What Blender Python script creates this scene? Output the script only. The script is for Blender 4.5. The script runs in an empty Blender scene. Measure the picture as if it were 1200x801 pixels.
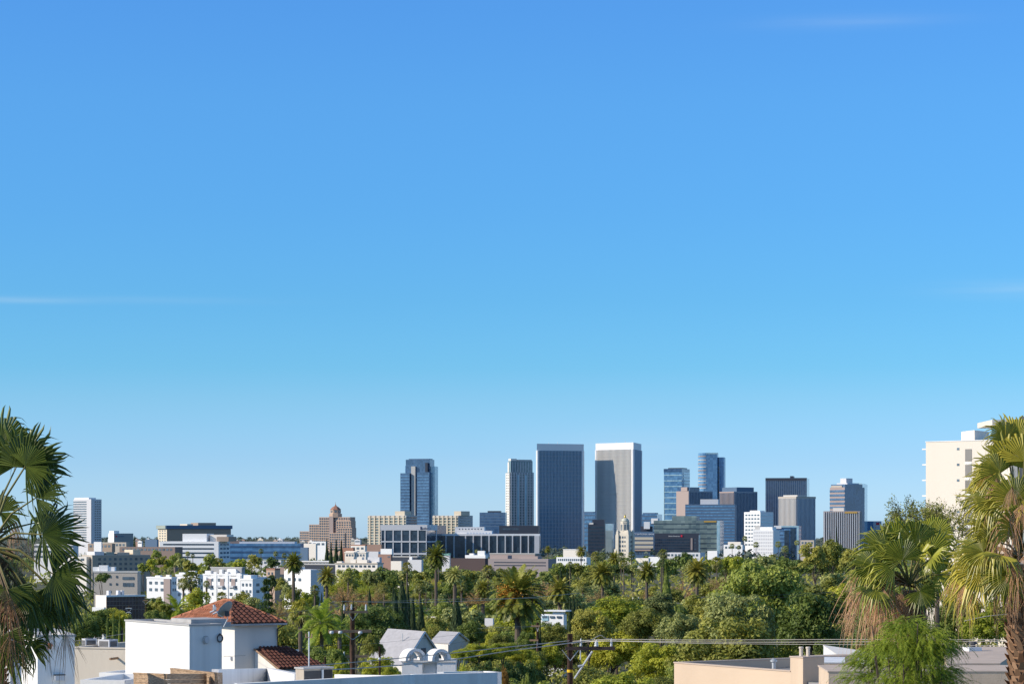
import bpy, math, random
from mathutils import Vector, Matrix
from bpy_extras.object_utils import world_to_camera_view
R = math.radians
random.seed(7)
scene = bpy.context.scene
COL = scene.collection
F = 2850.0          # focal length in pixels of a 1200 px wide frame
HOR = 622.0         # row of the horizon
CZ = 50.0           # eye height

def X(px, Y): return (px - 600.0) / F * Y
def Z(py, Y): return CZ - (py - HOR) / F * Y
def lerp(a, b, t): return a + (b - a) * t

GT = [(-3000, 62), (-300, 48), (0, 40), (50, 38.6), (100, 37), (150, 35), (200, 34), (300, 31), (600, 24), (1000, 20), (1500, 18),
      (2500, 15), (4000, 12), (6000, 14), (8000, 18), (12000, 5), (20000, -15), (70000, -175)]
def G(Y):
    for (a, za), (b, zb) in zip(GT, GT[1:]):
        if Y <= b: return lerp(za, zb, (Y - a) / (b - a))
    return 0.0

# ------------------------------------------------------------------ materials
def nodes_of(name):
    m = bpy.data.materials.new(name); m.use_nodes = True
    nt = m.node_tree; nt.nodes.clear()
    out = nt.nodes.new('ShaderNodeOutputMaterial')
    return m, nt, out

def mat(name, col, rough=0.8, metal=0.0, var=0.12, scale=0.6, bump=0.0, bscale=30, stain=0.0, spec=0.3, objvar=0.0):
    m, nt, out = nodes_of(name)
    N, L = nt.nodes.new, nt.links.new
    p = N('ShaderNodeBsdfPrincipled'); L(p.outputs[0], out.inputs[0])
    p.inputs['Roughness'].default_value = rough; p.inputs['Metallic'].default_value = metal
    p.inputs['Specular IOR Level'].default_value = spec
    tc = N('ShaderNodeTexCoord')
    n1 = N('ShaderNodeTexNoise'); n1.inputs['Scale'].default_value = scale; n1.inputs['Detail'].default_value = 6
    L(tc.outputs['Object'], n1.inputs[0])
    mr = N('ShaderNodeMapRange'); L(n1.outputs[0], mr.inputs[0])
    mr.inputs[1].default_value = 0.3; mr.inputs[2].default_value = 0.7
    mr.inputs[3].default_value = 1 - var; mr.inputs[4].default_value = 1 + var
    last = mr.outputs[0]
    if stain:
        mp = N('ShaderNodeMapping'); mp.inputs['Scale'].default_value = (3.0, 3.0, 0.25)
        L(tc.outputs['Object'], mp.inputs[0])
        n2 = N('ShaderNodeTexNoise'); n2.inputs['Scale'].default_value = 1.0; n2.inputs['Detail'].default_value = 8
        L(mp.outputs[0], n2.inputs[0])
        m2 = N('ShaderNodeMapRange'); L(n2.outputs[0], m2.inputs[0])
        m2.inputs[1].default_value = 0.45; m2.inputs[2].default_value = 0.75
        m2.inputs[3].default_value = 1.0; m2.inputs[4].default_value = 1 - stain
        mu = N('ShaderNodeMath'); mu.operation = 'MULTIPLY'; L(last, mu.inputs[0]); L(m2.outputs[0], mu.inputs[1]); last = mu.outputs[0]
    if objvar:
        oi = N('ShaderNodeObjectInfo'); m3 = N('ShaderNodeMapRange'); L(oi.outputs['Random'], m3.inputs[0])
        m3.inputs[3].default_value = 1 - objvar; m3.inputs[4].default_value = 1 + objvar
        mu = N('ShaderNodeMath'); mu.operation = 'MULTIPLY'; L(last, mu.inputs[0]); L(m3.outputs[0], mu.inputs[1]); last = mu.outputs[0]
    vm = N('ShaderNodeVectorMath'); vm.operation = 'SCALE'; vm.inputs[0].default_value = col[:3]
    L(last, vm.inputs['Scale']); L(vm.outputs[0], p.inputs['Base Color'])
    if bump:
        nb = N('ShaderNodeTexNoise'); nb.inputs['Scale'].default_value = bscale; nb.inputs['Detail'].default_value = 4
        L(tc.outputs['Object'], nb.inputs[0])
        b = N('ShaderNodeBump'); b.inputs['Strength'].default_value = bump; b.inputs['Distance'].default_value = 0.02
        L(nb.outputs[0], b.inputs['Height']); L(b.outputs[0], p.inputs['Normal'])
    return m

def leafmat(name, col, col2, trans=0.3, var=0.35, rough=0.55, spec=0.25):
    """foliage: the face attribute 'v' runs from the first colour to the second; objects vary a little among themselves"""
    m, nt, out = nodes_of(name)
    N, L = nt.nodes.new, nt.links.new
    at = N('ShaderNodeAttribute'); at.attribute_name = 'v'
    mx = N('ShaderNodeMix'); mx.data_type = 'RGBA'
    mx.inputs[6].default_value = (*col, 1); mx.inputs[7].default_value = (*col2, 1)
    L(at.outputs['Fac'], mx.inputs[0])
    oi = N('ShaderNodeObjectInfo')
    hs = N('ShaderNodeHueSaturation')
    m1 = N('ShaderNodeMapRange'); L(oi.outputs['Random'], m1.inputs[0]); m1.inputs[3].default_value = 1 - var; m1.inputs[4].default_value = 1 + var
    m2 = N('ShaderNodeMapRange'); L(oi.outputs['Random'], m2.inputs[0]); m2.inputs[3].default_value = 0.515; m2.inputs[4].default_value = 0.485
    L(m1.outputs[0], hs.inputs['Value']); L(m2.outputs[0], hs.inputs['Hue']); L(mx.outputs[2], hs.inputs['Color'])
    p = N('ShaderNodeBsdfPrincipled'); p.inputs['Roughness'].default_value = rough; p.inputs['Specular IOR Level'].default_value = spec
    L(hs.outputs[0], p.inputs['Base Color'])
    t = N('ShaderNodeBsdfTranslucent'); L(hs.outputs[0], t.inputs[0])
    ms = N('ShaderNodeMixShader'); ms.inputs[0].default_value = trans
    L(p.outputs[0], ms.inputs[1]); L(t.outputs[0], ms.inputs[2]); L(ms.outputs[0], out.inputs[0])
    return m

def glassmat(name, c1, c2, sx=0.35, sz=0.28, rough=0.12, metal=0.0, spec=0.8, lit=None):
    """dark curtain-wall glass, panes differing a little: cells from object coordinates"""
    m, nt, out = nodes_of(name)
    N, L = nt.nodes.new, nt.links.new
    p = N('ShaderNodeBsdfPrincipled'); L(p.outputs[0], out.inputs[0])
    p.inputs['Roughness'].default_value = rough; p.inputs['Metallic'].default_value = metal
    p.inputs['Specular IOR Level'].default_value = spec
    ge = N('ShaderNodeNewGeometry')
    mp = N('ShaderNodeMapping'); mp.inputs['Scale'].default_value = (sx, sx, sz); L(ge.outputs['Position'], mp.inputs[0])
    fl = N('ShaderNodeVectorMath'); fl.operation = 'FLOOR'; L(mp.outputs[0], fl.inputs[0])
    wn = N('ShaderNodeTexWhiteNoise'); wn.noise_dimensions = '3D'; L(fl.outputs[0], wn.inputs[0])
    ns = N('ShaderNodeTexNoise'); ns.inputs['Scale'].default_value = 0.03; ns.inputs['Detail'].default_value = 3; L(ge.outputs['Position'], ns.inputs[0])
    ad = N('ShaderNodeMath'); ad.operation = 'MULTIPLY_ADD'; L(wn.outputs[0], ad.inputs[0]); ad.inputs[1].default_value = 0.55
    L(ns.outputs[0], ad.inputs[2])
    mr = N('ShaderNodeMapRange'); L(ad.outputs[0], mr.inputs[0]); mr.inputs[1].default_value = 0.35; mr.inputs[2].default_value = 1.1
    mx = N('ShaderNodeMix'); mx.data_type = 'RGBA'; L(mr.outputs[0], mx.inputs[0])
    mx.inputs[6].default_value = (*c1, 1); mx.inputs[7].default_value = (*c2, 1)
    L(mx.outputs[2], p.inputs['Base Color'])
    return m

# ------------------------------------------------------------------ mesh builder
class MB:
    def __init__(s): s.v = []; s.f = []; s.a = []
    def quad(s, a, b, c, d, val=0.5):
        n = len(s.v); s.v += [tuple(a), tuple(b), tuple(c), tuple(d)]; s.f.append((n, n+1, n+2, n+3)); s.a.append(val)
    def tri(s, a, b, c, val=0.5):
        n = len(s.v); s.v += [tuple(a), tuple(b), tuple(c)]; s.f.append((n, n+1, n+2)); s.a.append(val)
    def box(s, x0, x1, y0, y1, z0, z1):
        s.hexa([(x0,y0,z0),(x1,y0,z0),(x1,y1,z0),(x0,y1,z0),(x0,y0,z1),(x1,y0,z1),(x1,y1,z1),(x0,y1,z1)])
    def hexa(s, p):
        n = len(s.v); s.v += [tuple(q) for q in p]
        for f in ((0,3,2,1),(4,5,6,7),(0,1,5,4),(1,2,6,5),(2,3,7,6),(3,0,4,7)):
            s.f.append(tuple(n+i for i in f)); s.a.append(0.5)
    def prism(s, pts, z0, z1):
        """vertical prism over a counter-clockwise footprint"""
        n = len(s.v); k = len(pts)
        s.v += [(p[0], p[1], z0) for p in pts] + [(p[0], p[1], z1) for p in pts]
        s.f.append(tuple(n+k-1-i for i in range(k))); s.f.append(tuple(n+k+i for i in range(k)))
        for i in range(k): s.f.append((n+i, n+(i+1) % k, n+k+(i+1) % k, n+k+i))
        s.a += [0.5]*(k+2)
    def tube(s, pts, rad, k=6, val=0.5):
        """tube along points with radii"""
        pts = [Vector(p) for p in pts]
        if not isinstance(rad, (list, tuple)): rad = [rad]*len(pts)
        n0 = len(s.v)
        for i, p in enumerate(pts):
            d = (pts[min(i+1, len(pts)-1)] - pts[max(i-1, 0)]).normalized()
            u = d.cross(Vector((0, 0, 1))); 
            if u.length < 0.05: u = d.cross(Vector((1, 0, 0)))
            u.normalize(); w = d.cross(u)
            for j in range(k):
                a = 2*math.pi*j/k; s.v.append(tuple(p + rad[i]*(math.cos(a)*u + math.sin(a)*w)))
        for i in range(len(pts)-1):
            for j in range(k):
                a = n0+i*k+j; b = n0+i*k+(j+1) % k
                s.f.append((a, b, b+k, a+k)); s.a.append(val)
        s.f.append(tuple(n0+j for j in range(k))); s.f.append(tuple(n0+(len(pts)-1)*k+k-1-j for j in range(k))); s.a += [val, val]
    def lathe(s, prof, k=16, c=(0, 0, 0), val=0.5):
        n0 = len(s.v)
        for r, z in prof:
            for j in range(k):
                a = 2*math.pi*j/k; s.v.append((c[0]+r*math.cos(a), c[1]+r*math.sin(a), c[2]+z))
        for i in range(len(prof)-1):
            for j in range(k):
                a = n0+i*k+j; b = n0+i*k+(j+1) % k
                s.f.append((a, b, b+k, a+k)); s.a.append(val)
        s.f.append(tuple(n0+k-1-j for j in range(k))); s.f.append(tuple(n0+(len(prof)-1)*k+j for j in range(k))); s.a += [val, val]
    def mesh(s, name, m=None, smooth=False):
        me = bpy.data.meshes.new(name); me.from_pydata(s.v, [], s.f)
        at = me.attributes.new('v', 'FLOAT', 'FACE'); at.data.foreach_set('value', s.a)
        if m: me.materials.append(m)
        if smooth: me.polygons.foreach_set('use_smooth', [True]*len(me.polygons))
        me.update(); return me
    def build(s, name, m, parent=None, smooth=False):
        return link(name, s.mesh(name, m, smooth), parent)

def link(name, me, parent=None, loc=None, scale=None, rz=None):
    o = bpy.data.objects.new(name, me); COL.objects.link(o)
    if parent: o.parent = parent
    if loc is not None: o.location = loc
    if scale is not None: o.scale = scale
    if rz is not None: o.rotation_euler = (0, 0, rz)
    return o

def tag(o, label=None, cat=None, group=None, kind=None):
    if label: o['label'] = label
    if cat: o['category'] = cat
    if group: o['group'] = group
    if kind: o['kind'] = kind
    return o

def thing(name, label, cat, loc=(0, 0, 0), rz=0.0, group=None):
    o = link(name, None, None, loc, None, rz); o.empty_display_size = 1.0
    return tag(o, label, cat, group)

_unit = {}
def unit(m, name='block'):
    """a unit cube sharing one mesh per material; bevel-free because it only shows at a pixel or two"""
    if m.name not in _unit:
        b = MB(); b.box(-.5, .5, -.5, .5, -.5, .5); _unit[m.name] = b.mesh(name, m)
    return _unit[m.name]

def cube(name, m, parent, x0, x1, y0, y1, z0, z1):
    return link(name, unit(m), parent, ((x0+x1)/2, (y0+y1)/2, (z0+z1)/2), (max(abs(x1-x0), .001), max(abs(y1-y0), .001), max(abs(z1-z0), .001)))

# ------------------------------------------------------------------ building helper
class Bld:
    """corner building: local x runs along the left face (negative), local y along the right face, origin at the near corner on the ground"""
    def __init__(s, name, label, cat, pxL, pxC, pxR, Y, th, ytop, wall, depth=None, dw=None, wallname='wall', yb=None, group=None):
        if pxR > pxC+.01:
            while math.tan(R(th)) < (pxC-600)/F+.04: th += .5
        th = R(th); s.th = th; s.Y = Y
        Cx = X(pxC, Y)
        def hit(px, dx, dy):
            k = (px-600)/F; return (k*Y - Cx)/(dx - k*dy)
        s.A = hit(pxL, -math.cos(th), math.sin(th)) if pxL < pxC-0.01 else dw
        s.B = hit(pxR, math.sin(th), math.cos(th)) if pxR > pxC+0.01 else depth
        s.z0 = G(Y) - 1.0
        s.root = thing(name, label, cat, (Cx, Y, s.z0), -th, group)
        s.H = s.zl(ytop)
        s.n = 0; s.px = (pxL, pxR)
        if wall: s.block(wallname, wall, 0, 1, 0, 1, 0, s.H)
    def zl(s, py): return Z(py, s.Y) - s.z0
    def block(s, name, m, a0, a1, b0, b1, z0, z1, grow=0.0):
        """a, b are fractions: a=0 is the far end of the left face and 1 the near corner, b=0 the near corner and 1 the far end of the right face"""
        return cube(name, m, s.root, -s.A*(1-a0)-grow, -s.A*(1-a1)+grow, s.B*b0-grow, s.B*b1+grow, z0, z1)
    def f(s, name, m, face, u0, u1, z0, z1, e0=-.15, e1=.15, parent=None):
        """a slab lying on a face, u in 0..1 from left to right as seen"""
        if face == 'L': return cube(name, m, parent or s.root, -s.A*(1-u0), -s.A*(1-u1), -e1, -e0, z0, z1)
        return cube(name, m, parent or s.root, e0, e1, s.B*u0, s.B*u1, z0, z1)
    def windows(s, face, m, nx, nz, u0=0.04, u1=0.96, z0=None, z1=None, fw=.6, fh=.5, name='window', e=.15):
        z0 = 0 if z0 is None else z0; z1 = s.H if z1 is None else z1
        rest = MB(); L = s.A if face == 'L' else s.B
        for k in range(nz-1, -1, -1):
            for i in range(nx):
                du = (u1-u0)/nx; dz = (z1-z0)/nz
                ua = u0+du*(i+.5-fw/2); ub = u0+du*(i+.5+fw/2); za = z0+dz*(k+.5-fh/2); zb = za+dz*fh
                if s.n < 98:
                    s.f(name, m, face, ua, ub, za, zb, -.15, e); s.n += 1
                elif face == 'L': rest.box(-s.A*(1-ua), -s.A*(1-ub), -e, .15, za, zb)
                else: rest.box(-.15, e, s.B*ua, s.B*ub, za, zb)
        if rest.v: tag(rest.build(name, m, s.root), kind='stuff')
    def bands(s, face, m, n, z0=None, z1=None, fh=.45, u0=0.0, u1=1.0, name='window_band', e=.2):
        z0 = 0 if z0 is None else z0; z1 = s.H if z1 is None else z1
        for k in range(n):
            dz = (z1-z0)/n; za = z0+dz*(k+.5-fh/2)
            s.f(name, m, face, u0, u1, za, za+dz*fh, -.15, e)
    def fins(s, face, m, n, z0=0, z1=None, w=.3, u0=0.0, u1=1.0, e=.8, name='fin'):
        z1 = s.H if z1 is None else z1
        for i in range(n):
            c = u0+(u1-u0)*(i+.5)/n; h = (u1-u0)/n*w/2
            s.f(name, m, face, c-h, c+h, z0, z1, -.15, e)

M = {}
# ------------------------------------------------------------------ palette for the far buildings; glass and dark panels lightened to stand for haze
M['concrete'] = mat('pale_concrete', (.50, .49, .47), .85, var=.06, scale=.05)
M['cream'] = mat('cream_concrete', (.62, .54, .42), .85, var=.06, scale=.08)
M['white'] = mat('white_render', (.80, .80, .80), .8, var=.05, scale=.1)
M['whitewarm'] = mat('warm_white_render', (.80, .74, .66), .85, var=.05, scale=.1)
M['panel'] = mat('light_grey_panel', (.60, .60, .62), .6, var=.04, scale=.1)
M['fin'] = mat('aluminium_fin', (.55, .57, .60), .45, .1, var=.04)
M['finwarm'] = mat('warm_stone_fin', (.50, .46, .42), .7, var=.04)
M['tan'] = mat('tan_stone', (.36, .28, .22), .85, var=.08, scale=.1)
M['brown'] = mat('brown_brick_wall', (.23, .175, .155), .85, var=.1, scale=.2)
M['mauve'] = mat('mauve_brown_stone', (.36, .29, .27), .85, var=.06, scale=.1)
M['pinkstone'] = mat('rosy_brown_stone', (.52, .375, .285), .85, var=.06, scale=.1)
M['beige'] = mat('beige_render', (.46, .41, .35), .85, var=.06, scale=.1)
M['greyroof'] = mat('grey_roof', (.33, .33, .33), .9, var=.1, scale=.2)
M['slate'] = mat('slate_blue_panel', (.10, .165, .26), .5, var=.06, scale=.05)
M['dark'] = mat('dark_metal_panel', (.05, .058, .08), .4, var=.1, scale=.05)
M['navy'] = glassmat('navy_glass', (.032, .075, .155), (.07, .145, .27))
M['blue'] = glassmat('blue_glass', (.065, .165, .32), (.14, .31, .52))
M['deep'] = glassmat('dark_office_glass', (.010, .022, .045), (.04, .07, .11))
M['teal'] = glassmat('grey_green_glass', (.06, .10, .12), (.24, .30, .28), .22, .3)
M['pale'] = glassmat('pale_sky_glass', (.25, .45, .55), (.45, .62, .70))
M['win'] = glassmat('window_glass', (.03, .05, .08), (.12, .17, .22), .5, .5)
M['terracotta'] = mat('terracotta_tiles_far', (.33, .17, .12), .8, var=.15, scale=.6)
M['gold'] = mat('gilded_dome', (.75, .50, .10), .35, .6)
M['copper'] = mat('green_copper', (.20, .42, .38), .6)
M['greenband'] = mat('grey_green_cornice', (.30, .34, .30), .8)
M['grrib'] = glassmat('grey_blue_tower_glass', (.10, .15, .18), (.22, .29, .31))
M['pale2'] = glassmat('glass_with_painted_reflections', (.10, .17, .22), (.38, .46, .48), .12, .1)  # pale patches in the base colour stand for reflections
M['panel2'] = mat('mid_grey_panel', (.30, .31, .31), .7, var=.04)
M['beige2'] = mat('beige_pink_render', (.47, .42, .37), .85, var=.05, scale=.1)
M['brickred'] = mat('red_brick_cube', (.33, .20, .16), .85, var=.1)
M['darkbrown'] = mat('dark_brown_wall', (.09, .065, .065), .85, var=.1)
M['mauvepark'] = mat('mauve_grey_concrete', (.30, .26, .26), .85, var=.07, scale=.1)
M['terracotta2'] = mat('brown_red_house', (.30, .20, .16), .85, var=.1)
M['beigeshade'] = mat('shaded_beige', (.40, .35, .29), .85, var=.06, scale=.2)  # darker copy of the beige, with the side's shade put into the colour
M['glassgrid'] = glassmat('purple_grey_glass', (.03, .02, .03), (.09, .06, .08), .8, .8)
M['finwarm2'] = mat('warm_stone', (.46, .40, .33), .8, var=.04)
M['copper2'] = mat('weathered_copper_dome', (.50, .50, .42), .6, var=.2, scale=.4)
M['signwhite'] = mat('white_sign_letters', (.85, .85, .87), .5)
M['signdark'] = mat('dark_sign_letters', (.03, .035, .09), .5)
M['signred'] = mat('red_sign', (.65, .03, .06), .5)
M['signgold'] = mat('amber_sign', (.50, .32, .08), .5)

def sign(b, face, text, u, z, size, m, e=.4, name='sign'):
    """lettering that stands on a face"""
    cu = bpy.data.curves.new('sign_letters', 'FONT'); cu.body = text; cu.size = size; cu.extrude = .05
    cu.align_x = 'LEFT'
    tmp = bpy.data.objects.new('tmp', cu); COL.objects.link(tmp)
    dg = bpy.context.evaluated_depsgraph_get(); me = bpy.data.meshes.new_from_object(tmp.evaluated_get(dg))
    bpy.data.objects.remove(tmp); me.materials.clear(); me.materials.append(m)
    o = bpy.data.objects.new(name, me); COL.objects.link(o); o.parent = b.root
    if face == 'L': o.location = (-b.A*(1-u), -e, z); o.rotation_euler = (R(90), 0, 0)
    else: o.location = (e, b.B*u, z); o.rotation_euler = (R(90), 0, R(90))
    return o

# ---------- twin triangular towers
def tri_tower(label, near, s, dirs, ytop, Yref, litfaces):
    """near: (x, y) of one vertex; dirs: angles of the two sides leaving it"""
    z0 = G(Yref)-1
    root = thing('office_tower', label, 'skyscraper', (near[0], near[1], z0), 0, 'twin ribbed towers')
    P = [Vector((0, 0)), Vector((math.cos(dirs[0]), math.sin(dirs[0])))*s, Vector((math.cos(dirs[1]), math.sin(dirs[1])))*s]
    area = (P[1]-P[0]).cross(P[2]-P[0]) if hasattr(P[0], 'cross') else 1
    if (P[1].x*P[2].y - P[1].y*P[2].x) < 0: P = [P[0], P[2], P[1]]
    H = Z(ytop, Yref)-z0; band = 8.0*Yref/F
    b = MB(); b.prism([tuple(p) for p in P], 0, H-band); b.build('curtain_wall', M['blue2'], root)
    c = sum(P, Vector((0, 0)))/3
    b = MB(); b.prism([tuple(c+(p-c)*1.02) for p in P], H-band, H); b.build('crown_band', M['crownband'], root)
    for k in range(3):
        a, d = P[k], P[(k+1) % 3]; u = (d-a).normalized(); n = Vector((u.y, -u.x)); Ls = (d-a).length
        ang = math.atan2(u.y, u.x)
        toward = n.dot(Vector((0, 0))-Vector(near)) > 0
        if not toward and n.y > 0.5: continue
        nf = 32
        for i in range(nf):
            q = a+u*(Ls*(i+.5)/nf)+n*.3
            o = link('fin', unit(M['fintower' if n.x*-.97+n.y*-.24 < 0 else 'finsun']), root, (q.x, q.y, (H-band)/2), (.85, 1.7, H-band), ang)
        for i in range(28):
            zz = (H-band)*(i+.5)/28; q = a+u*(Ls/2)+n*.12
            link('spandrel', unit(M['spandrel']), root, (q.x, q.y, zz), (Ls*.985, .5, 1.1), ang)
    for p in P:
        q = c+(p-c)*.985
        b = MB(); b.prism([(q.x+2.4*math.cos(t*math.pi/4), q.y+2.4*math.sin(t*math.pi/4)) for t in range(8)], 0, H-band-.01)
        b.build('corner_column', M['white'], root)
    b = MB(); b.tube([(c.x+3, c.y, H), (c.x+3, c.y, H+4)], .35); b.build('antenna', M['panel'], root); b = MB(); b.tube([(c.x-12, c.y, H), (c.x-12, c.y, H+3)], .35); b.build('antenna', M['panel'], root)
    return root
M['blue2'] = glassmat('tower_blue_glass', (.05, .125, .22), (.08, .19, .31))
M['crownband'] = mat('tower_crown', (.72, .73, .74), .6, var=.03, scale=.02)
M['fintower'] = mat('shaded_tower_fin', (.34, .43, .53), .5, .0, var=.03)  # bluer fin copy for sides away from the sun; shade put into colour
M['finsun'] = mat('sunlit_tower_fin', (.76, .73, .68), .6, .0, var=.03)  # lighter fin copy for sun-facing sides; sunlight put into the colour
M['spandrel'] = mat('tower_spandrel', (.22, .27, .31), .5, .0, var=.03)
t2 = R(42.3)
V2 = (X(742, 4000), 4000)
tri_tower('right one of the twin ribbed towers, sunlit left face with slanting shadow', V2, 80, (math.pi-t2, math.pi-t2-R(60)), 518, 4000, 0)
# the left twin is the same triangle turned by 180 degrees
Vl = (X(629.5, 4000), 3991)
tri_tower('left one of the twin ribbed towers, broad face all in blue shade', Vl, 80, (R(17.7), R(77.7)), 519.5, 3990, 0)

def blockpx(b, name, m, p0, p1, b0, b1, yt, yb=None, grow=0.0, z0=None):
    """block on the building positioned by fraction range; heights from rows"""
    return b.block(name, m, p0, p1, b0, b1, 0 if yb is None else b.zl(yb), b.zl(yt), grow)

# ---------- dark blue glass tower at the left of the skyline
b = Bld('office_tower', 'tall dark blue glass tower with stepped top and one pale vertical strip', 'skyscraper', 475.5, 504, 509, 4300, 16, 538, M['navy'], wallname='core')
blockpx(b, 'shoulder', M['navy'], -.16, .22, -.35, .7, 554)
blockpx(b, 'shoulder', M['navy'], .52, 1.02, -.30, .5, 553)
blockpx(b, 'shoulder', M['pale'], .9, 1.17, .12, .9, 546)  # paler glass block, the lit narrow side put into its colour
blockpx(b, 'top_house', M['blue'], -.05, .62, .15, .8, 545)
blockpx(b, 'cap', M['slate'], .1, .95, .1, .9, 537, 538)
b.f('pale_strip', M['concrete'], 'L', .25, .42, 0, b.zl(546), 0, 4.2)
b.f('dark_slot', M['dark'], 'L', .84, .94, 0, b.zl(542), 0, 6.0)
for k in range(26):
    z = b.zl(556)*(k+.5)/26
    b.f('floor_line', M['blue'], 'L', -.15, .22, z, z+1.3, 0, 9.3 if False else b.B*.355)
    b.f('floor_line', M['blue'], 'L', .53, 1.0, z, z+1.3, 0, b.B*.305)
# ---------- pale ribbed residential tower
b = Bld('apartment_tower', 'pale stepped residential tower with fine ribs beside the left ribbed twin', 'skyscraper', 593.2, 597.5, 625.5, 4250, 66, 553, M['grrib'], wallname='shaft')
b.f('bright_face', M['whitewarm'], 'L', 0, 1, 0, b.zl(554), 0, 1.2); b.windows('L', M['grrib'], 2, 28, .1, .9, b.zl(640), b.zl(555), .5, .5, e=1.5)  # warm white slab: the sunlit tone of the left side is in its colour
blockpx(b, 'upper_shaft', M['grrib'], .35, 1.0, .04, .95, 539.5, 553); blockpx(b, 'upper_shaft', M['whitewarm'], .2, .5, .03, .10, 541, 553)
blockpx(b, 'roof_crown', M['whitewarm'], .3, .9, .05, .30, 537, 541); blockpx(b, 'roof_crown', M['concrete'], .38, .98, .34, .92, 538, 540)
b.fins('R', M['fin'], 9, 0, b.zl(553), .26, e=1.2, name='rib'); b.fins('R', M['fin'], 8, b.zl(553), b.zl(541), .2, .06, .94, e=.2, name='rib')
b.f('bay', M['pale'], 'R', .30, .36, 0, b.zl(556), 0, 2.2); b.f('bay', M['pale'], 'R', .62, .68, 0, b.zl(556), 0, 2.2)
b.bands('R', M['panel'], 30, 0, b.zl(553), .16, e=.7, name='balcony_band')
# ---------- dark block and low dark slab beside it
b = Bld('office_block', 'plain dark navy block left of the pale residential tower', 'office building', 562, 592, 594, 3900, 8, 600, M['navy'])
b.bands('L', M['slate'], 5, b.zl(618), b.zl(601), .3, name='floor_line')
b.block('roof_plant', M['dark'], .3, .8, .2, .8, b.H, b.H+2.5)
b = Bld('office_block', 'long low black slab behind the white colonnaded office', 'office building', 585, 631, 633, 3300, 5, 615.5, M['dark'])
b.windows('L', M['win'], 14, 1, .06, .5, b.zl(621), b.zl(618), .6, .7)
# ---------- towers between and right of the twins
b = Bld('office_block', 'blue glass block half hidden between the twin ribbed towers', 'office building', 682, 700, 704, 4500, 12, 601, M['blue'])
b.bands('L', M['slate'], 8, b.zl(640), b.H, .3, name='floor_line'); b.block('roof_plant', M['slate'], .1, .7, .2, .8, b.H, b.H+3)
b = Bld('office_block', 'blue banded block just right of the sunlit ribbed twin', 'office building', 752, 770, 776, 4500, 12, 602, M['blue'])
b.bands('L', M['slate'], 8, b.zl(640), b.H, .35, name='floor_line'); b.block('roof_plant', M['slate'], .0, .8, .2, .8, b.H, b.H+2.6)
b.block('white_box', M['white'], .62, 1.05, -.02, .3, b.zl(613), b.zl(607))
b = Bld('office_block', 'flat black cube block at the foot of the twin ribbed towers', 'office building', 689, 708.5, 709.5, 3000, 4, 614, M['dark'])
b.windows('L', M['deep'], 10, 9, .03, .97, b.zl(652), b.zl(615.5), .7, .55)
b.block('roof_plant', M['dark'], .25, .98, .15, .85, b.H, b.zl(608.5)); b.block('roof_vent', M['whitewarm'], .08, .32, .02, .3, b.H, b.zl(612))
b = Bld('office_block', 'mirror glass block with pale reflections beside the black cube', 'office building', 709.6, 718, 719.5, 3050, 5, 613.5, M['pale2'])
b.block('top_band', M['pale'], 0, 1, 0, 1, b.zl(621), b.H+.3, .05)
# ---------- city hall
Y = 2500; z0 = G(Y)-1
cx = X(732.5, Y)
ch = thing('city_hall_tower', 'cream old city hall tower with turrets, green dome and gilded tip', 'tower', (cx, Y, z0), R(-28))
u = Y/F
def chz(py): return Z(py, Y)-z0
w = 6.6*u
M['hall'] = mat('cream_city_hall_stone', (.66, .60, .50), .85, var=.08, scale=.2)
bb = MB(); bb.box(-w, w, -w, w, 0, chz(624)); bb.build('shaft', M['hall'], ch)
for sx in (-1, 1):
    for sy in (-1, 1):
        t = MB(); t.box(sx*w-1.9*u*1, sx*w+1.9*u, sy*w-1.9*u, sy*w+1.9*u, 0, chz(626)); t.box(sx*w-1.3*u, sx*w+1.3*u, sy*w-1.3*u, sy*w+1.3*u, chz(626), chz(622.5)); t.lathe([(1.3*u, 0), (.9*u, 1), (.1, 1.9)], 8, (sx*w, sy*w, chz(622.5))); t.build('corner_turret', M['hall'], ch)
bb = MB(); bb.box(-w*.8, w*.8, -w*.8, w*.8, chz(624), chz(621)); bb.build('cornice', M['hall'], ch)
for k in range(5):
    for i in range(3):
        zz = chz(629+k*5.1)
        cube('window', M['win'], ch, (i-1)*3.3*u-.9*u, (i-1)*3.3*u+.9*u, -w-.3, -w+.2, zz-1.3*u, zz+1.1*u)
        cube('window', M['win'], ch, -w-.3, -w+.2, (i-1)*3.3*u-.7*u, (i-1)*3.3*u+.7*u, zz-1.3*u, zz+1.1*u)
        cube('window', M['win'], ch, w-.2, w+.3, (i-1)*3.3*u-.7*u, (i-1)*3.3*u+.7*u, zz-1.3*u, zz+1.1*u)
bb = MB(); bb.lathe([(5.6*u, chz(622)), (5.6*u, chz(612.5)), (6.0*u, chz(612.3)), (5.9*u, chz(611)), (4.8*u, chz(610.9))], 8); bb.build('lantern', M['hall'], ch)
for k in range(8):
    a = math.pi/8+k*math.pi/4
    o = cube('arch_opening', M['win'], ch, -.9*u, .9*u, -.2, .2, chz(621), chz(614)); o.location = (5.25*u*math.cos(a), 5.25*u*math.sin(a), chz(617.5)); o.rotation_euler = (0, 0, a+math.pi/2)
bb = MB(); bb.lathe([(4.8*u, chz(610.9)), (4.6*u, chz(609.6)), (3.8*u, chz(608)), (2.2*u, chz(606.8)), (1.2*u, chz(606.4))], 16); bb.build('dome', M['copper2'], ch, True)
bb = MB(); bb.lathe([(1.25*u, chz(606.5)), (1.3*u, chz(605)), (.9*u, chz(604)), (.3*u, chz(603.2)), (.1, chz(602))], 10); bb.build('gilded_tip', M['gold'], ch, True)
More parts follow.
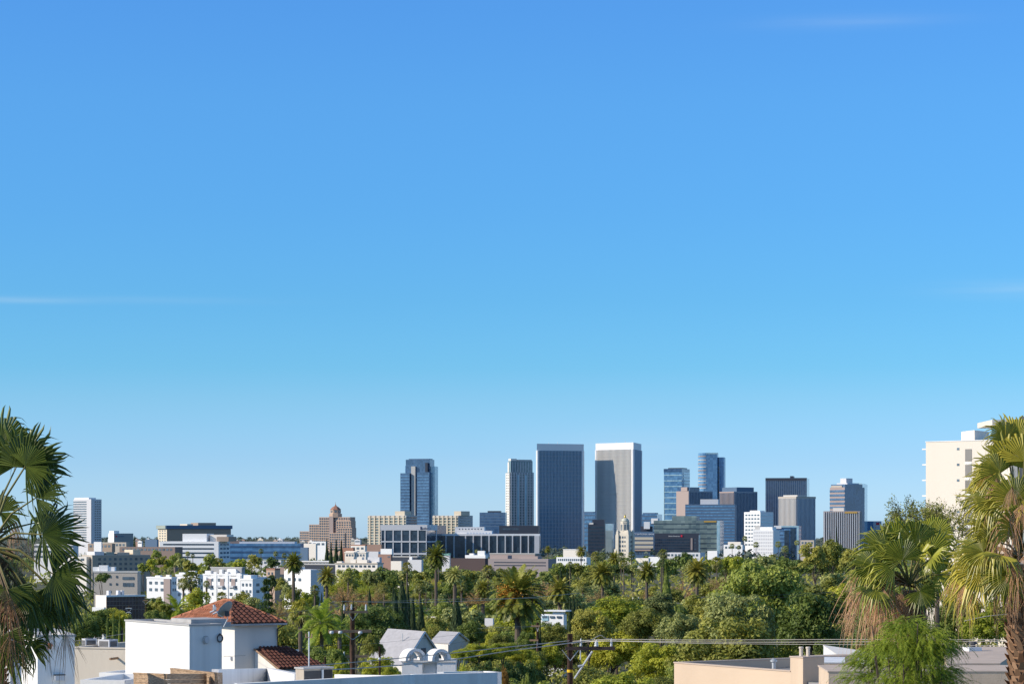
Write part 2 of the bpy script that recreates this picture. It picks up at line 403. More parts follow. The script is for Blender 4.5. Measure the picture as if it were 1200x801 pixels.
bb = MB(); bb.box(-14*u, 11*u, -8*u, 9*u, 0, chz(650)); bb.box(-10*u, -7*u, -9*u, 7*u, 0, chz(643)); bb.build('base_wing', M['hall'], ch)
# ---------- cream banded bank building right of the city hall
b = Bld('bank_building', 'low office with cream stripes and white lettering on its dark roof band', 'office building', 738, 765.5, 767, 2700, 6, 622.5, M['slate'])
b.block('roof_plant', M['dark'], .45, .95, .2, .8, b.H, b.zl(616)); b.block('roof_box', M['white'], .6, .85, 0, .3, b.H+3, b.zl(611))
for k in range(3): b.f('cream_stripe', M['cream'], 'L', 0, 1, b.zl(632.2+k*4.9), b.zl(629+k*4.9), -.1, .6)
b.f('pink_awning', M['pinkstone'], 'L', .15, 1, b.zl(645), b.zl(643.4), 0, 1.2)
b.windows('L', M['win'], 6, 1, .1, .98, b.zl(650), b.zl(645), .7, .8)
sign(b, 'L', 'CITY NATIONAL BANK', .06, b.zl(626.3), 2.6*.95, M['signwhite'])
# ---------- blue glass tower with dark cap
b = Bld('office_tower', 'slim blue glass tower with dark cap and bright right face', 'skyscraper', 778, 799, 808, 4200, 22, 549, M['blue'])
b.block('cap', M['navy'], 0, 1, 0, 1, b.zl(552.5), b.H+.3, .3)
b.f('bright_face', M['pale'], 'R', .2, 1, 0, b.zl(553), -.1, .5)  # paler glass over the blue: this side's brightness is painted in
b.f('bright_strip', M['pale'], 'L', .0, .03, 0, b.zl(565), -.1, .5)
b.bands('L', M['pale'], 12, b.zl(632), b.zl(553), .16, e=.4, name='floor_line'); b.bands('R', M['navy'], 20, b.zl(632), b.zl(553), .25, e=.8, name='floor_line')
b.block('roof_plant', M['dark'], .15, .95, .2, .8, b.H, b.H+2)
# ---------- rounded blue tower
Y = 4400; u = Y/F; z0 = G(Y)-1
root = thing('office_tower', 'tallest blue glass tower on the right with a curved ribbed left side', 'skyscraper', (X(836, Y), Y, z0))
Ht = Z(530.5, Y)-z0
pts = [(-17*u, 14*u)] + [(-17*u+8*u*(1-math.cos(a)), 2*u-8*u*math.sin(a)) for a in [i*math.pi/16 for i in range(9)]] + [(4*u, -6*u), (6*u, 2*u), (6*u, 14*u)]
bb = MB(); bb.prism(pts, 0, Ht); bb.build('shaft', M['blue'], root)
bb = MB(); bb.prism([(6.02*u, -1*u), (12*u, -2.5*u), (13.8*u, 2*u), (13.8*u, 14*u), (6.02*u, 14*u)], 0, Z(535.5, Y)-z0); bb.build('side_shaft', M['blue'], root)
cube('bright_face', M['pale'], root, 13.5*u, 14.3*u, 3*u, 13.5*u, 0, Z(536, Y)-z0)  # pale slab paints the bright side into the colour
for k in range(26):
    zz = (Z(640, Y)-z0)+(Z(533, Y)-Z(640, Y))*(k+.5)/26
    bb = MB(); q = [(-17.25*u+8.2*u*(1-math.cos(a)), 2*u-8.25*u*math.sin(a)) for a in [i*math.pi/16 for i in range(9)]]
    bb.prism([(-17.25*u, 12*u)]+q+[(-8*u, 3*u)], zz, zz+1.5); bb.build('floor_band', M['tan' if k % 2 else 'concrete'], root)
cube('pale_line', M['concrete'], root, 6.1*u, 6.9*u, -2.0*u, -1.0*u, 0, Z(547, Y)-z0)
cube('top_line', M['pale'], root, -9*u, 5*u, -6.3*u, -5.9*u, Ht-2.2, Ht+.4)
# ---------- dark ribbed blocks in the middle right
def ribbed(label, pxL, pxC, pxR, Y, th, ytop, wl, wr, nl, nr, finm='fin', group=None, pl=None):
    b = Bld('office_block', label, 'office building', pxL, pxC, pxR, Y, th, ytop, M[wl])
    if wr != wl: b.f('shaded_face', M[wr], 'R', 0, 1, 0, b.H-.2, -.2, .25)  # separate slab whose colour carries the shade of the right side
    if nl: b.fins('L', M[finm], nl, 0, b.H-2, .3, e=.9)
    if nr: b.fins('R', M[finm], nr, 0, b.H-2, .3, e=.9)
    return b
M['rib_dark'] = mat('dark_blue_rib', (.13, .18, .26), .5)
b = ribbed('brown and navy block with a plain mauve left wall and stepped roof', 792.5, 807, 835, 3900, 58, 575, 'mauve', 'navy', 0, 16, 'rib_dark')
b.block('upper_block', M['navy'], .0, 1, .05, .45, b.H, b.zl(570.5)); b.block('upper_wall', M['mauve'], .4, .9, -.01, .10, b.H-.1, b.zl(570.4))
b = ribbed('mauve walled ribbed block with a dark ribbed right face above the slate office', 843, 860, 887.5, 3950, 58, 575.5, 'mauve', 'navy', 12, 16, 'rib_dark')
b.block('roof_house', M['slate'], .0, 1, .12, .85, b.H, b.zl(570.5))
b = Bld('office_block', 'wide slate blue office with fine floor lines and a grey penthouse', 'office building', 803, 861, 863, 3600, 4, 590.5, M['slate'])
b.bands('L', M['blue'], 14, b.zl(640), b.H-1, .4, name='floor_line')
b.block('penthouse', M['panel'], .3, .66, .1, .8, b.H, b.zl(584.5))
b = Bld('office_block', 'long mirrored glass office with a rooftop storey behind the black bank building', 'office building', 766, 843.5, 848, 3000, 5, 609.5, M['teal'])
b.bands('L', M['deep'], 6, b.zl(645), b.H-1, .16, name='floor_line'); b.f('end_face', M['pale'], 'R', 0, 1, 0, b.H-.3, -.1, .4)
b.f('end_strip', M['pale'], 'L', .955, 1, 0, b.H-.3, -.1, .5)
b.block('rooftop_storey', M['teal'], .27, .64, .1, .8, b.H, b.zl(604)); b.f('amber_sign', M['signgold'], 'L', .76, .95, b.zl(611.5), b.zl(609.8), 0, .9)
b = Bld('bank_building', 'black glass bank building with white lettering and a red emblem', 'office building', 766, 819, 820.5, 2900, 3, 624.5, M['dark'])
b.windows('L', M['deep'], 18, 5, .02, .8, b.zl(647), b.zl(630.5), .7, .6); b.f('pale_strip', M['mauve'], 'L', .82, .86, b.zl(644), b.zl(630), 0, .5)
b.windows('L', M['win'], 1, 4, .88, .96, b.zl(645), b.zl(630), .4, .3, name='slot_window')
b.f('pale_end', M['pale'], 'R', 0, 1, 0, b.H-2, -.1, .4)
sign(b, 'L', 'Bank of America', .33, b.zl(628.4), 2.0, M['signwhite'])
b.f('emblem', M['signred'], 'L', .60, .635, b.zl(628.8), b.zl(626.2), 0, .6); b.f('emblem', M['signdark'], 'L', .578, .598, b.zl(628.6), b.zl(626.6), 0, .6)
# ---------- right cluster
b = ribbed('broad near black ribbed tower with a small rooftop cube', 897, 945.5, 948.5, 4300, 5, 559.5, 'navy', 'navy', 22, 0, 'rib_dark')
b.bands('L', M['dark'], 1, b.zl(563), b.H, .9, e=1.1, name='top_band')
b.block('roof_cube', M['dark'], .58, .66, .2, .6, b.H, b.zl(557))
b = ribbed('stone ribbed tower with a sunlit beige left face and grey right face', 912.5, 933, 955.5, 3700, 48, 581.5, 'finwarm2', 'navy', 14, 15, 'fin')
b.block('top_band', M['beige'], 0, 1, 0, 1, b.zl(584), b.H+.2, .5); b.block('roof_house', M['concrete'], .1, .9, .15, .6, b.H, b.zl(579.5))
b = Bld('office_block', 'white mid-rise with rows of dark windows on its sunlit left side', 'office building', 872, 891, 906, 3300, 45, 599.5, M['white'])
b.windows('L', M['win'], 5, 9, .05, .97, b.zl(640), b.zl(601), .7, .45); b.bands('R', M['pale'], 9, b.zl(640), b.zl(601), .3); b.block('roof_box', M['white'], .2, .8, .2, .6, b.H, b.H+2)
b = Bld('office_block', 'white grid fronted office in front of the white mid-rise', 'office building', 882, 906, 913.5, 2800, 25, 620.5, M['white'])
b.windows('L', M['panel'], 11, 7, .03, .98, b.zl(649), b.zl(621.5), .55, .55, name='grid_window'); b.block('roof_box', M['white'], .3, .9, .2, .8, b.H, b.zl(617))
b.block('roof_box', M['concrete'], .05, .3, .2, .8, b.H, b.zl(615.5))
b = Bld('office_block', 'modern blue glass office with white frame right of the white grid office', 'office building', 907, 936, 939, 3100, 8, 616, M['blue'])
b.f('frame', M['white'], 'L', 0, .3, b.zl(619), b.zl(615.5), 0, 1.5); b.f('frame', M['pale'], 'L', .3, 1, b.zl(617.5), b.zl(615.7), 0, 1.5)
b.f('frame', M['pale'], 'L', .92, 1, 0, b.zl(617.6), 0, 1.4); b.f('dark_bay', M['deep'], 'L', .42, .62, 0, b.zl(621), 0, .5); b.f('dark_bay', M['deep'], 'L', .66, .88, 0, b.zl(619), 0, .6)
b.bands('L', M['navy'], 7, b.zl(650), b.zl(620), .3, 0, .4, name='floor_line')
b = Bld('office_tower', 'dark banded tower with pale glass flank and a white rooftop drum', 'skyscraper', 972.5, 990, 1013, 4100, 50, 570.5, M['mauve'])
b.bands('L', M['navy'], 14, b.zl(640), b.H-3, .55, e=.6)
b.f('dark_face', M['navy'], 'R', 0, 1, 0, b.H-.2, -.2, .3); b.block('upper_block', M['navy'], .05, 1, .02, .9, b.H, b.zl(567))
b.block('upper_block', M['beige'], .1, .8, -.0, .25, b.H, b.zl(568.4), .2)
b.block('rooftop_drum', M['panel'], .3, .7, .3, .62, b.H, b.zl(559.8)); b.block('roof_line', M['panel'], .2, .9, .2, .8, b.H, b.zl(565.5))
b = Bld('office_tower', 'pale sky-reflecting glass slab behind the dark banded tower', 'skyscraper', 985, 1010, 1016.5, 4200, 14, 566, M['pale'])
b = ribbed('white ribbed office standing in front of the dark banded tower', 965, 1008, 1010.5, 3500, 6, 598.5, 'mauve', 'mauve', 0, 0)
b.fins('L', M['fin'], 17, 0, b.H-1, .34, e=1.0); b.fins('L', M['deep'], 17, 0, b.H-3, .3, .02, 1.02 - .0, e=.4, name='window_strip')
b.f('amber_sign', M['signgold'], 'L', .58, .92, b.zl(601), b.zl(599.2), 0, 1.5); b.block('roof_house', M['whitewarm'], .25, .55, .1, .6, b.H, b.zl(594.5))
b = Bld('office_block', 'small blue block with a red mark peeking out beyond the right palm', 'office building', 1016.5, 1033, 1036.5, 4300, 10, 610.2, M['blue'])
b.f('panel_face', M['panel'], 'L', .42, 1, b.zl(640), b.H-.6, -.1, .5); b.f('red_mark', M['signred'], 'L', .62, .85, b.zl(614.6), b.zl(611.9), .1, .9)
# ---------- little pale buildings at the foot of the skyline
def low(label, x0, x1, yt, Y, m, th=24, xc=None, win=0, name='low_building', wins='win', roof=None):
    xc = x1-(x1-x0)*.12 if xc is None else xc
    b = Bld(name, label, 'building', x0, xc, x1, Y, th, yt, M[m])
    if win: b.windows('L', M[wins], win, 1, .04, .96, b.zl(yt+5.2), b.zl(yt+1.0), .6, .6)
    if roof: b.block('roof_edge', M[roof], 0, 1, 0, 1, b.H-.25, b.H+.35, .3)
    return b
low('long white low block at the foot of the slate office', 848, 873, 638, 2750, 'white', win=5)
low('white low block beside the first one left of the white grid office', 853, 870, 634.5, 2900, 'whitewarm')
low('cream low block under the beige ribbed tower', 938, 956, 632.5, 2900, 'beige', win=4)
low('white walled shed at the right foot of the black bank building', 829, 842, 645, 2300, 'white')
low('grey long low building under the black bank building', 780, 826, 647, 2350, 'panel', win=9)
low('white domed hall roof just right of the city hall tower', 745, 762, 653.5, 2100, 'whitewarm')
low('white low roofs beside the domed hall', 760, 777, 652, 2150, 'white')
low('cream stepped block below the left ribbed twin', 660, 687, 643.5, 2300, 'whitewarm', roof='white')
b = low('bright white low row with blue windows below the left ribbed twin', 652, 692, 652.5, 1900, 'white', win=14)
# ---------- white framed dark glass office complex
b = Bld('glass_office', 'white framed dark glass office with a light top band and lettering', 'office building', 446.5, 500, 523, 2600, 7, 615, M['deep'])
b.block('top_band', M['panel'], 0, 1, 0, .5, b.zl(621), b.H+.5, .7)
for i in range(9): b.f('column', M['panel'], 'L', [.0, .075, .255, .44, .62, .8, .985, .985, .985][i] - .0 if i else 0, [.012, .1, .28, .465, .645, .825, 1, 1, 1][i], 0, b.zl(621), 0, .6) if i < 7 else None
b.f('cross_band', M['panel'], 'L', 0, 1, b.zl(635), b.zl(633.4), 0, .9); b.f('base_band', M['panel'], 'L', 0, 1, b.zl(649.5), b.zl(647.4), 0, .9)
b.f('column', M['panel'], 'R', .45, .48, 0, b.zl(621), 0, .5); b.f('cross_band', M['panel'], 'R', 0, .9, b.zl(635), b.zl(633.6), 0, .8)
sign(b, 'L', 'usbank', .895, b.zl(619.8), 3.6, M['signdark'], e=1.0); b.f('emblem', M['signdark'], 'L', .865, .89, b.zl(620), b.zl(616.6), .75, 1.1)
b = Bld('glass_office', 'long white colonnaded office with tall dark glass bays', 'office building', 505, 632, 633.5, 2700, 1.5, 617.2 if False else 626, M['deep'])
b.block('top_band', M['white'], 0, 1, 0, .5, b.zl(627.3), b.zl(625), .6)
for px in (505, 512, 522, 531.5, 545, 554, 563.5, 572.5, 582, 591.5, 600, 609.5, 618.5):
    uu = (px-505)/127.; b.f('column', M['panel'], 'L', uu, uu+.011, 0, b.zl(627.3), 0, 1.2)
b.f('end_wall', M['panel'], 'L', .955, 1, 0, b.zl(627.3), 0, 1.1); b.f('base_band', M['panel'], 'L', .4, 1, b.zl(652), b.zl(648), 0, 1.0)
b.block('rooftop_block', M['white'], .22, .49, .1, .7, b.H, b.zl(617)); b.block('rooftop_block', M['white'], .22, .56, .08, .7, b.H, b.zl(621.4))
b.windows('L', M['win'], 8, 1, .25, .48, b.zl(621), b.zl(618), .4, .5, name='rooftop_window', e=.1)
# ---------- cream apartment slabs
def cream(label, pxL, pxC, pxR, top, pent, Y, nb):
    b = Bld('apartment_block', label, 'apartment building', pxL, pxC, pxR, Y, 28, top, M['concrete'])
    b.f('facade', M['teal'], 'L', .01, .99, b.zl(640), b.H-2.5, -.1, .3)
    b.fins('L', M['cream'], nb, 0, b.H-.4, .3, 0, 1, e=1.6, name='pier'); b.bands('L', M['cream'], 11, b.zl(640), b.H-1, .3, e=1.1, name='balcony')
    b.bands('R', M['win'], 11, b.zl(640), b.H-1, .5, .1, .9, e=.4)
    b.block('roof_house', M['cream'], pent[0], pent[1], .1, .7, b.H, b.zl(pent[2]))
    return b
cream('wide cream apartment slab left of the dark blue glass tower', 431, 476, 489, 603.5, (.68, .93, 598.5), 3400, 8)
cream('smaller cream apartment slab right of the dark blue glass tower', 507, 537, 554, 603.5, (.78, 1.05, 598.5), 3450, 6)
# ---------- brown stepped tower with a domed lantern
Y = 3600; u = Y/F; z0 = G(Y)-1
root = thing('stepped_tower', 'rosy brown stepped apartment tower with a red pointed roof lantern', 'apartment building', (X(382, Y), Y, z0), R(-22)); root.scale = (1.06, 1, 1)
def stz(py): return Z(py, Y)-z0
for (x0, x1, yt, d, dy) in ((348, 361, 622, 10, 3), (360.5, 374, 614, 12, 1.5), (373.6, 387, 605.5, 14, 0), (391, 411, 605.5, 14, 1), (395, 413, 610, 13, -1.2), (398, 415, 618, 12, -3), (388, 407, 624, 12, -4)):
    a0 = (x0-382)*u; a1 = (x1-382)*u
    cube('wing', M['pinkstone'], root, a0, a1, dy*u, (dy+d)*u, 0, stz(yt))
    nx = max(3, int((x1-x0)/2.6)); nz = int((645-yt)/2.9)
    wb = MB()
    for i in range(nx):
        for k in range(nz):
            cxw = lerp(a0, a1, (i+.5)/nx); cz = stz(yt+1.9+k*2.9)
            cube('window', M['win'], root, cxw-.85*u, cxw+.85*u, dy*u-.3, dy*u+.4, cz-.9*u, cz+.9*u) if (i+k) % 2 == 0 and len(root.children) < 92 else wb.box(cxw-.85*u, cxw+.85*u, dy*u-.3, dy*u+.4, cz-.9*u, cz+.9*u)
    tag(wb.build('window', M['win'], root), kind='stuff')
cube('central_pier', M['mauve'], root, 4.6*u, 9.5*u, -1.5*u, 14*u, 0, stz(604.5))
bb = MB(); bb.lathe([(7.6*u, stz(606)), (7.6*u, stz(601.5)), (6.2*u, stz(601.4)), (6.2*u, stz(597)), (6.6*u, stz(596.8))], 8, (9*u*1.0, 6*u, 0)); bb.build('lantern', M['pinkstone'], root)
bb = MB(); bb.lathe([(6.7*u, stz(596.8)), (4*u, stz(594)), (1*u, stz(592.2)), (.2*u, stz(590)), (.1, stz(587.5))], 8, (9*u, 6*u, 0)); bb.build('roof', M['terracotta'], root)
for k in range(8):
    a = math.pi/8+k*math.pi/4
    o = cube('window', M['win'], root, -1*u, 1*u, -.3, .3, 0, 2.2*u); o.location = (9*u+5.8*u*math.cos(a), 6*u+5.8*u*math.sin(a), stz(599)); o.rotation_euler = (0, 0, a+math.pi/2)
# ---------- left part of the city
b = Bld('apartment_tower', 'tall white and grey apartment tower beside the left fan palm', 'apartment building', 86, 107, 119, 3300, 38, 584.5, M['panel'])
b.bands('L', M['win'], 17, b.zl(633), b.H-2, .5, 0, .75); b.windows('R', M['win'], 3, 17, .3, .95, b.zl(633), b.H-2, .7, .6)
b.block('roof_edge', M['white'], 0, .8, .1, .8, b.H, b.zl(582.6)); b.f('blank_wall', M['panel'], 'L', .75, 1, 0, b.H-.1, -.1, .4)
b = Bld('office_block', 'grey windowless block with a white end and small red mark', 'building', 127, 133.5, 156, 2900, 55, 624.5, M['white'])
b.f('grey_face', M['panel2'], 'R', 0, 1, 0, b.H-.1, -.1, .4); b.block('white_end', M['white'], .1, .9, .02, .3, b.H, b.zl(621.5))
b.f('red_mark', M['signred'], 'R', .08, .15, b.zl(628.8), b.zl(627.3), .3, .7); b.f('lettering', M['slate'], 'R', .18, .5, b.zl(628.6), b.zl(627.7), .3, .7)
b = Bld('office_block', 'cream banded building with dark rooftop storey and sunlit left end', 'building', 185, 195.5, 270.5, 2600, 62, 616, M['cream'])
b.f('shaded_face', M['tan'], 'R', 0, 1, 0, b.H-.2, -.1, .3)  # tan slab over the cream: this side's shade as colour
b.block('roof_band', M['slate'], 0, 1, 0, 1, b.zl(619.3), b.zl(615.2), 1.4); b.f('end_band', M['greenband'], 'L', 0, 1, b.zl(619.2), b.zl(615.3), 1.3, 1.8)
b.windows('L', M['win'], 3, 5, .1, .95, b.zl(635), b.zl(620), .45, .45); b.windows('R', M['win'], 20, 5, .02, .98, b.zl(635), b.zl(620), .6, .5)
b.block('roof_house', M['cream'], .1, .9, .33, .42, b.H, b.zl(613.5)); b.block('roof_house', M['tan'], .1, .9, .5, .78, b.H, b.zl(612))
b = Bld('office_block', 'white office with long dark window ribbons and a white rooftop block', 'office building', 187, 256, 269.5, 2200, 10, 634, M['white'])
b.bands('L', M['deep'], 4, b.zl(655), b.zl(635), .35, .06, .92); b.windows('R', M['win'], 3, 4, .1, .95, b.zl(655), b.zl(635), .7, .45)
b.block('rooftop_block', M['white'], .37, .78, .1, .7, b.H, b.zl(625)); b.block('rooftop_block', M['whitewarm'], .82, 1.1, .2, .8, b.H, b.zl(626)); b.block('rooftop_block', M['tan'], .95, 1.15, .1, .8, b.H, b.zl(628.5))
b = Bld('office_block', 'long low blue glass office with a pale roof band', 'office building', 262, 352, 356, 2300, 3, 636.5, M['blue'])
b.bands('L', M['navy'], 3, b.zl(656), b.H-.5, .35, name='floor_line'); b.block('rooftop_storey', M['panel'], .2, .92, .1, .8, b.H, b.zl(634.2)); b.block('roof_house', M['brown'], -.02, .2, .2, .8, b.H, b.zl(633))
low('tan long roofed block behind the beige apartment building', 118, 152, 635, 2400, 'beige', win=7)
low('red brick long building left of the white ribbon windowed office', 140, 214, 640.5, 1700, 'brown', win=14)
low('teal roofed low building near the grey windowless block', 170, 186, 631.5, 2500, 'slate')
low('brown low block beside the white apartment tower', 103, 135, 636.5, 2300, 'tan', win=6)
low('white small block at the foot of the apartment tower', 110, 120, 634.5, 2250, 'white')
b = Bld('apartment_block', 'grey beige apartment building with paired windows and a rooftop terrace', 'apartment building', 96, 108, 176, 1150, 64, 650, M['beige'])
b.f('shaded_face', M['beigeshade'], 'R', 0, 1, 0, b.H-.2, -.1, .12); b.windows('R', M['win'], 10, 3, .08, .98, b.zl(669), b.zl(652), .5, .5)
b.windows('L', M['win'], 4, 3, .1, .9, b.zl(669), b.zl(652), .4, .5)
b.block('rooftop_storey', M['panel'], .1, .9, .06, .22, b.H, b.zl(646)); b.block('rooftop_storey', M['greenband'], .1, .9, .26, .40, b.H, b.zl(646.5)); b.block('rooftop_storey', M['beige'], .1, .9, .45, .66, b.H, b.zl(647)); b.block('rooftop_storey', M['cream'], .1, .9, .72, .85, b.H, b.zl(644))
b = Bld('apartment_block', 'plain beige flat with a few dark windows below the rooftop terrace building', 'apartment building', 110, 161, 165, 800, 7, 669.5, M['beige2'])
b.windows('L', M['win'], 2, 3, .3, .6, b.zl(697), b.zl(671), .22, .3); b.windows('L', M['win'], 3, 1, .66, .92, b.zl(688), b.zl(681), .8, .6); b.windows('L', M['win'], 1, 1, .66, .92, b.zl(679), b.zl(675), 1, .8)
b.block('roof_edge', M['concrete'], 0, 1, 0, 1, b.H-.3, b.H+.2, .15); b.block('rooftop_box', M['white'], -.05, .45, .3, .8, b.H, b.zl(664)); b.block('rooftop_box', M['white'], .1, .3, .2, .5, b.H, b.zl(662))
b = Bld('glass_shed', 'low white building with a dark gridded glass front', 'building', 112, 124.5, 169.5, 420, 60, 697.5, M['whitewarm'])
b.f('glass_front', M['glassgrid'], 'R', 0, 1, 0, b.zl(699), -.05, .06)
for k in range(12): b.f('mullion', M['brown'], 'R', k/12, k/12+.008, 0, b.zl(699), 0, .12)
for k in range(3): b.f('transom', M['brown'], 'R', 0, 1, b.zl(704+5*k)-.05, b.zl(704+5*k)+.05, 0, .14)
b.f('roof_lip', M['white'], 'R', -.01, 1.01, b.zl(698.9), b.H+.1, -.1, .25)
for i, (uu, vv) in enumerate(((.2, .4), (.45, .5), (.55, .3))): b.block('roof_vent', M['panel'], .3, .5, uu, uu+.06, b.H, b.H+.8)
# ---------- white terraced apartments
def terrace(label, px0, pxC, px1, yt, Y, th, nx, nz, dets, wall='white', group='white terraced apartments', span=None):
    b = Bld('terraced_apartments', label, 'apartment building', px0, pxC, px1, Y, th, yt, M[wall], group=None)
    zlo = b.zl(yt+9*nz)
    b.windows('L', M['win'], nx, nz, .04, .96, zlo, b.H-.6, .42, .42)
    b.windows('R', M['win'], 2, nz, .1, .9, zlo, b.H-.6, .4, .42)
    b.block('parapet', M['white'], 0, 1, 0, 1, b.H-.3, b.H+.25, .12)
    for (u0, u1, v0, v1, y1, m) in dets: b.block('stair_block' if m != 'greyroof' else 'roof', M[m], u0, u1, v0, v1, b.H-.5, b.zl(y1))
    return b
b = terrace('white cube apartments with grey balcony bay, left end of the white terrace', 172, 201, 207, 676.5, 760, 30, 4, 2, ((.3, .5, .2, .6, 674, 'white'), (.75, .9, .1, .5, 673, 'whitewarm')))
b.f('grey_bay', M['mauve'], 'L', .72, .98, 0, b.H-.4, 0, .5)
b = terrace('white terrace row just right of the grey balcony bay', 206, 232, 238, 673.5, 800, 30, 4, 3, ((.1, .35, .2, .6, 670.5, 'white'), (.5, .8, .3, .7, 668.5, 'panel')))
b = terrace('broad white apartments with grey mansard roof and stair blocks', 238, 283, 290, 673, 780, 30, 6, 3, ((.15, .95, .35, .9, 664.8, 'greyroof'), (.05, .2, .0, .35, 668.5, 'white'), (.42, .5, .0, .4, 667, 'white'), (.72, .86, .0, .4, 668, 'white')))
for (u0, u1, v0, v1, y1) in ((.28, .36, -.05, .2, 670), (.58, .66, -.06, .25, 669.5), (.9, .98, -.05, .2, 671), (.02, .1, -.08, .2, 676), (.6, .82, .2, .6, 666.5)): b.block('stair_block', M['white'], u0, u1, v0, v1, 0 if v0 < 0 else b.H-.5, b.zl(y1))
for u0 in (.12, .45, .74): b.f('balcony', M['panel'], 'L', u0, u0+.1, b.zl(688), b.zl(686), 0, 1.2); b.f('balcony_recess', M['mauve'], 'L', u0, u0+.1, b.zl(686), b.zl(678), 0, .16)
b.block('roof_edge', M['concrete'], .13, .97, .33, .92, b.zl(665), b.zl(664.2))
b = terrace('white stepped apartments with blue shaded side walls, right end of the terrace', 282, 296, 316, 678.5, 730, 30, 3, 2, ((.1, .7, .1, .5, 673.5, 'white'), (.2, .9, .55, .9, 676, 'panel')))
b = Bld('house', 'white house with a long blue shaded wall behind the tall date palm', 'building', 333, 364, 379, 900, 50, 667, M['white'])
b.windows('L', M['win'], 3, 1, .1, .7, b.zl(682), b.zl(676), .5, .6); b.block('roof_box', M['brown'], -.25, .12, .2, .8, b.H-2, b.zl(665)); b.block('roof_box', M['white'], .2, .5, .1, .6, b.H, b.zl(664.5))
b.f('shaded_wall', M['panel'], 'R', 0, 1, 0, b.H-.1, -.05, .08)  # greyer slab over the white wall, shade given as colour
b = Bld('house', 'terracotta and white cube house left of the tall date palm', 'building', 312, 322, 334, 950, 30, 666, M['pinkstone'])
b.block('roof_edge', M['terracotta'], 0, 1, 0, 1, b.H-.5, b.H+.15, .1); b.windows('L', M['win'], 2, 1, .1, .9, b.zl(674), b.zl(669), .4, .6)
low('dark roofed long hall behind the tall date palm', 335, 395, 657.5, 1500, 'greyroof', win=12, roof='white')
low('flat dark fronted building below the long hall', 357, 398, 661, 1350, 'dark', roof='concrete')
low('green roofed low hall left of the date palm crown', 288, 335, 655.8, 1700, 'panel', win=8, roof='greenband')
# ---------- cream mediterranean cluster and brick blocks
b = low('cream villa with a row of tall arched windows', 404, 432, 647, 1500, 'whitewarm', win=7, roof='whitewarm')
b.block('rooftop_block', M['whitewarm'], .02, .6, .2, .7, b.H, b.zl(645.2))
b = low('cream stepped long villa wall above the trees', 393, 449, 660, 1250, 'whitewarm', win=9, roof='beige')
for i, (u0, y1) in enumerate(((.02, 657.5), (.35, 655), (.5, 652.5), (.62, 655.5), (.85, 658))): b.block('wall_step', M['whitewarm'], u0, u0+.12, .1, .5, b.H, b.zl(y1))
b.block('grey_block', M['panel'], .7, .98, .5, .9, b.H, b.zl(652.5))
low('grey plain block beside the brick cube', 424, 446, 645.8, 1650, 'panel')
b = low('red brick cube with two small windows', 443, 460, 649, 1450, 'brickred', win=0)
b.f('window', M['win'], 'L', .75, .82, b.zl(653), b.zl(651), 0, .1); b.f('window', M['win'], 'L', .86, .93, b.zl(653), b.zl(651), 0, .1)
low('dark long block right of the brick cube', 459, 493, 652, 1500, 'dark', roof='concrete')
low('white cube on the roofs left of the glass office', 446, 461, 642.6, 1900, 'white')
low('brown house under the cream apartment slab', 425, 450, 637.5, 2300, 'terracotta2')
b = low('cream house with red tiled roof left of the brown house', 411, 430, 639, 2200, 'whitewarm', win=3); b.block('roof', M['terracotta'], 0, 1, .1, .9, b.H, b.zl(637.8), .3)
low('white block with blue side below the stepped brown tower', 365, 384, 634, 2500, 'white', win=3)
low('white low warehouse behind the conifers', 356, 372, 636.5, 2450, 'whitewarm')
low('grey block right of the blue glass office', 352, 362, 641, 2200, 'slate')
low('red tiled long roof right of the conifers', 400, 416, 641.5, 2000, 'terracotta')
b = low('white spire roofed grey block left of the date palm crown', 478, 496, 655.5, 1350, 'panel'); b.block('white_gable', M['white'], .1, .3, 0, .3, b.H, b.zl(652))
b = low('white wall and spire by the brick cube', 458, 472, 657, 1300, 'whitewarm')
low('long dark brown wall building behind the date palms', 528, 574, 653.8, 1500, 'darkbrown')
b = low('long mauve grey parking structure with strip openings', 572, 652, 654.5, 1450, 'mauvepark')
b.bands('L', M['dark'], 2, b.zl(664), b.zl(657), .35, .1, .96, e=.1, name='opening'); b.block('roof_block', M['mauve'], .0, .3, .2, .7, b.H, b.zl(650.5)); b.block('roof_block', M['mauve'], .48, .8, .2, .7, b.H, b.zl(651.5))
low('mauve flat roof block behind the parking structure', 574, 634, 648.5, 1800, 'mauve', roof='concrete')
b = low('cluster of white rooftop units on the long brown wall building', 545, 572, 650, 1700, 'white'); b.block('unit', M['white'], .6, .95, .1, .5, b.H, b.zl(645)); b.block('unit', M['white'], .2, .4, .1, .5, b.H, b.zl(648))
b = b = low('grey box with a green copper roof at the glass office corner', 518, 528, 650, 1700, 'panel'); b.block('copper_roof', M['copper'], .05, .95, 0, 1, b.H, b.zl(647.8), .4)
# small houses among the trees
b = low('white modern house with flat roof among the trees right of the orange-fruited palm', 634, 664, 719.5, 330, 'white', win=3, name='house', wins='win'); b.block('roof_slab', M['white'], .35, 1.0, 0, 1, b.zl(716), b.zl(714.5), .5); b.block('upper_room', M['white'], .5, .95, .1, .9, b.H, b.zl(716)); b.f('glazing', M['pale'], 'L', .05, .33, b.zl(727), b.zl(721), 0, .1)
low('small white gabled house wall above the yellow-green trees', 741, 749, 699, 500, 'whitewarm', name='house')
low('white wall glimpsed between cypresses and yellow-green trees', 498, 512, 722, 330, 'whitewarm', name='house')
low('blue-grey little roof left of the orange-fruited palm', 568, 579, 724, 320, 'panel', name='house')
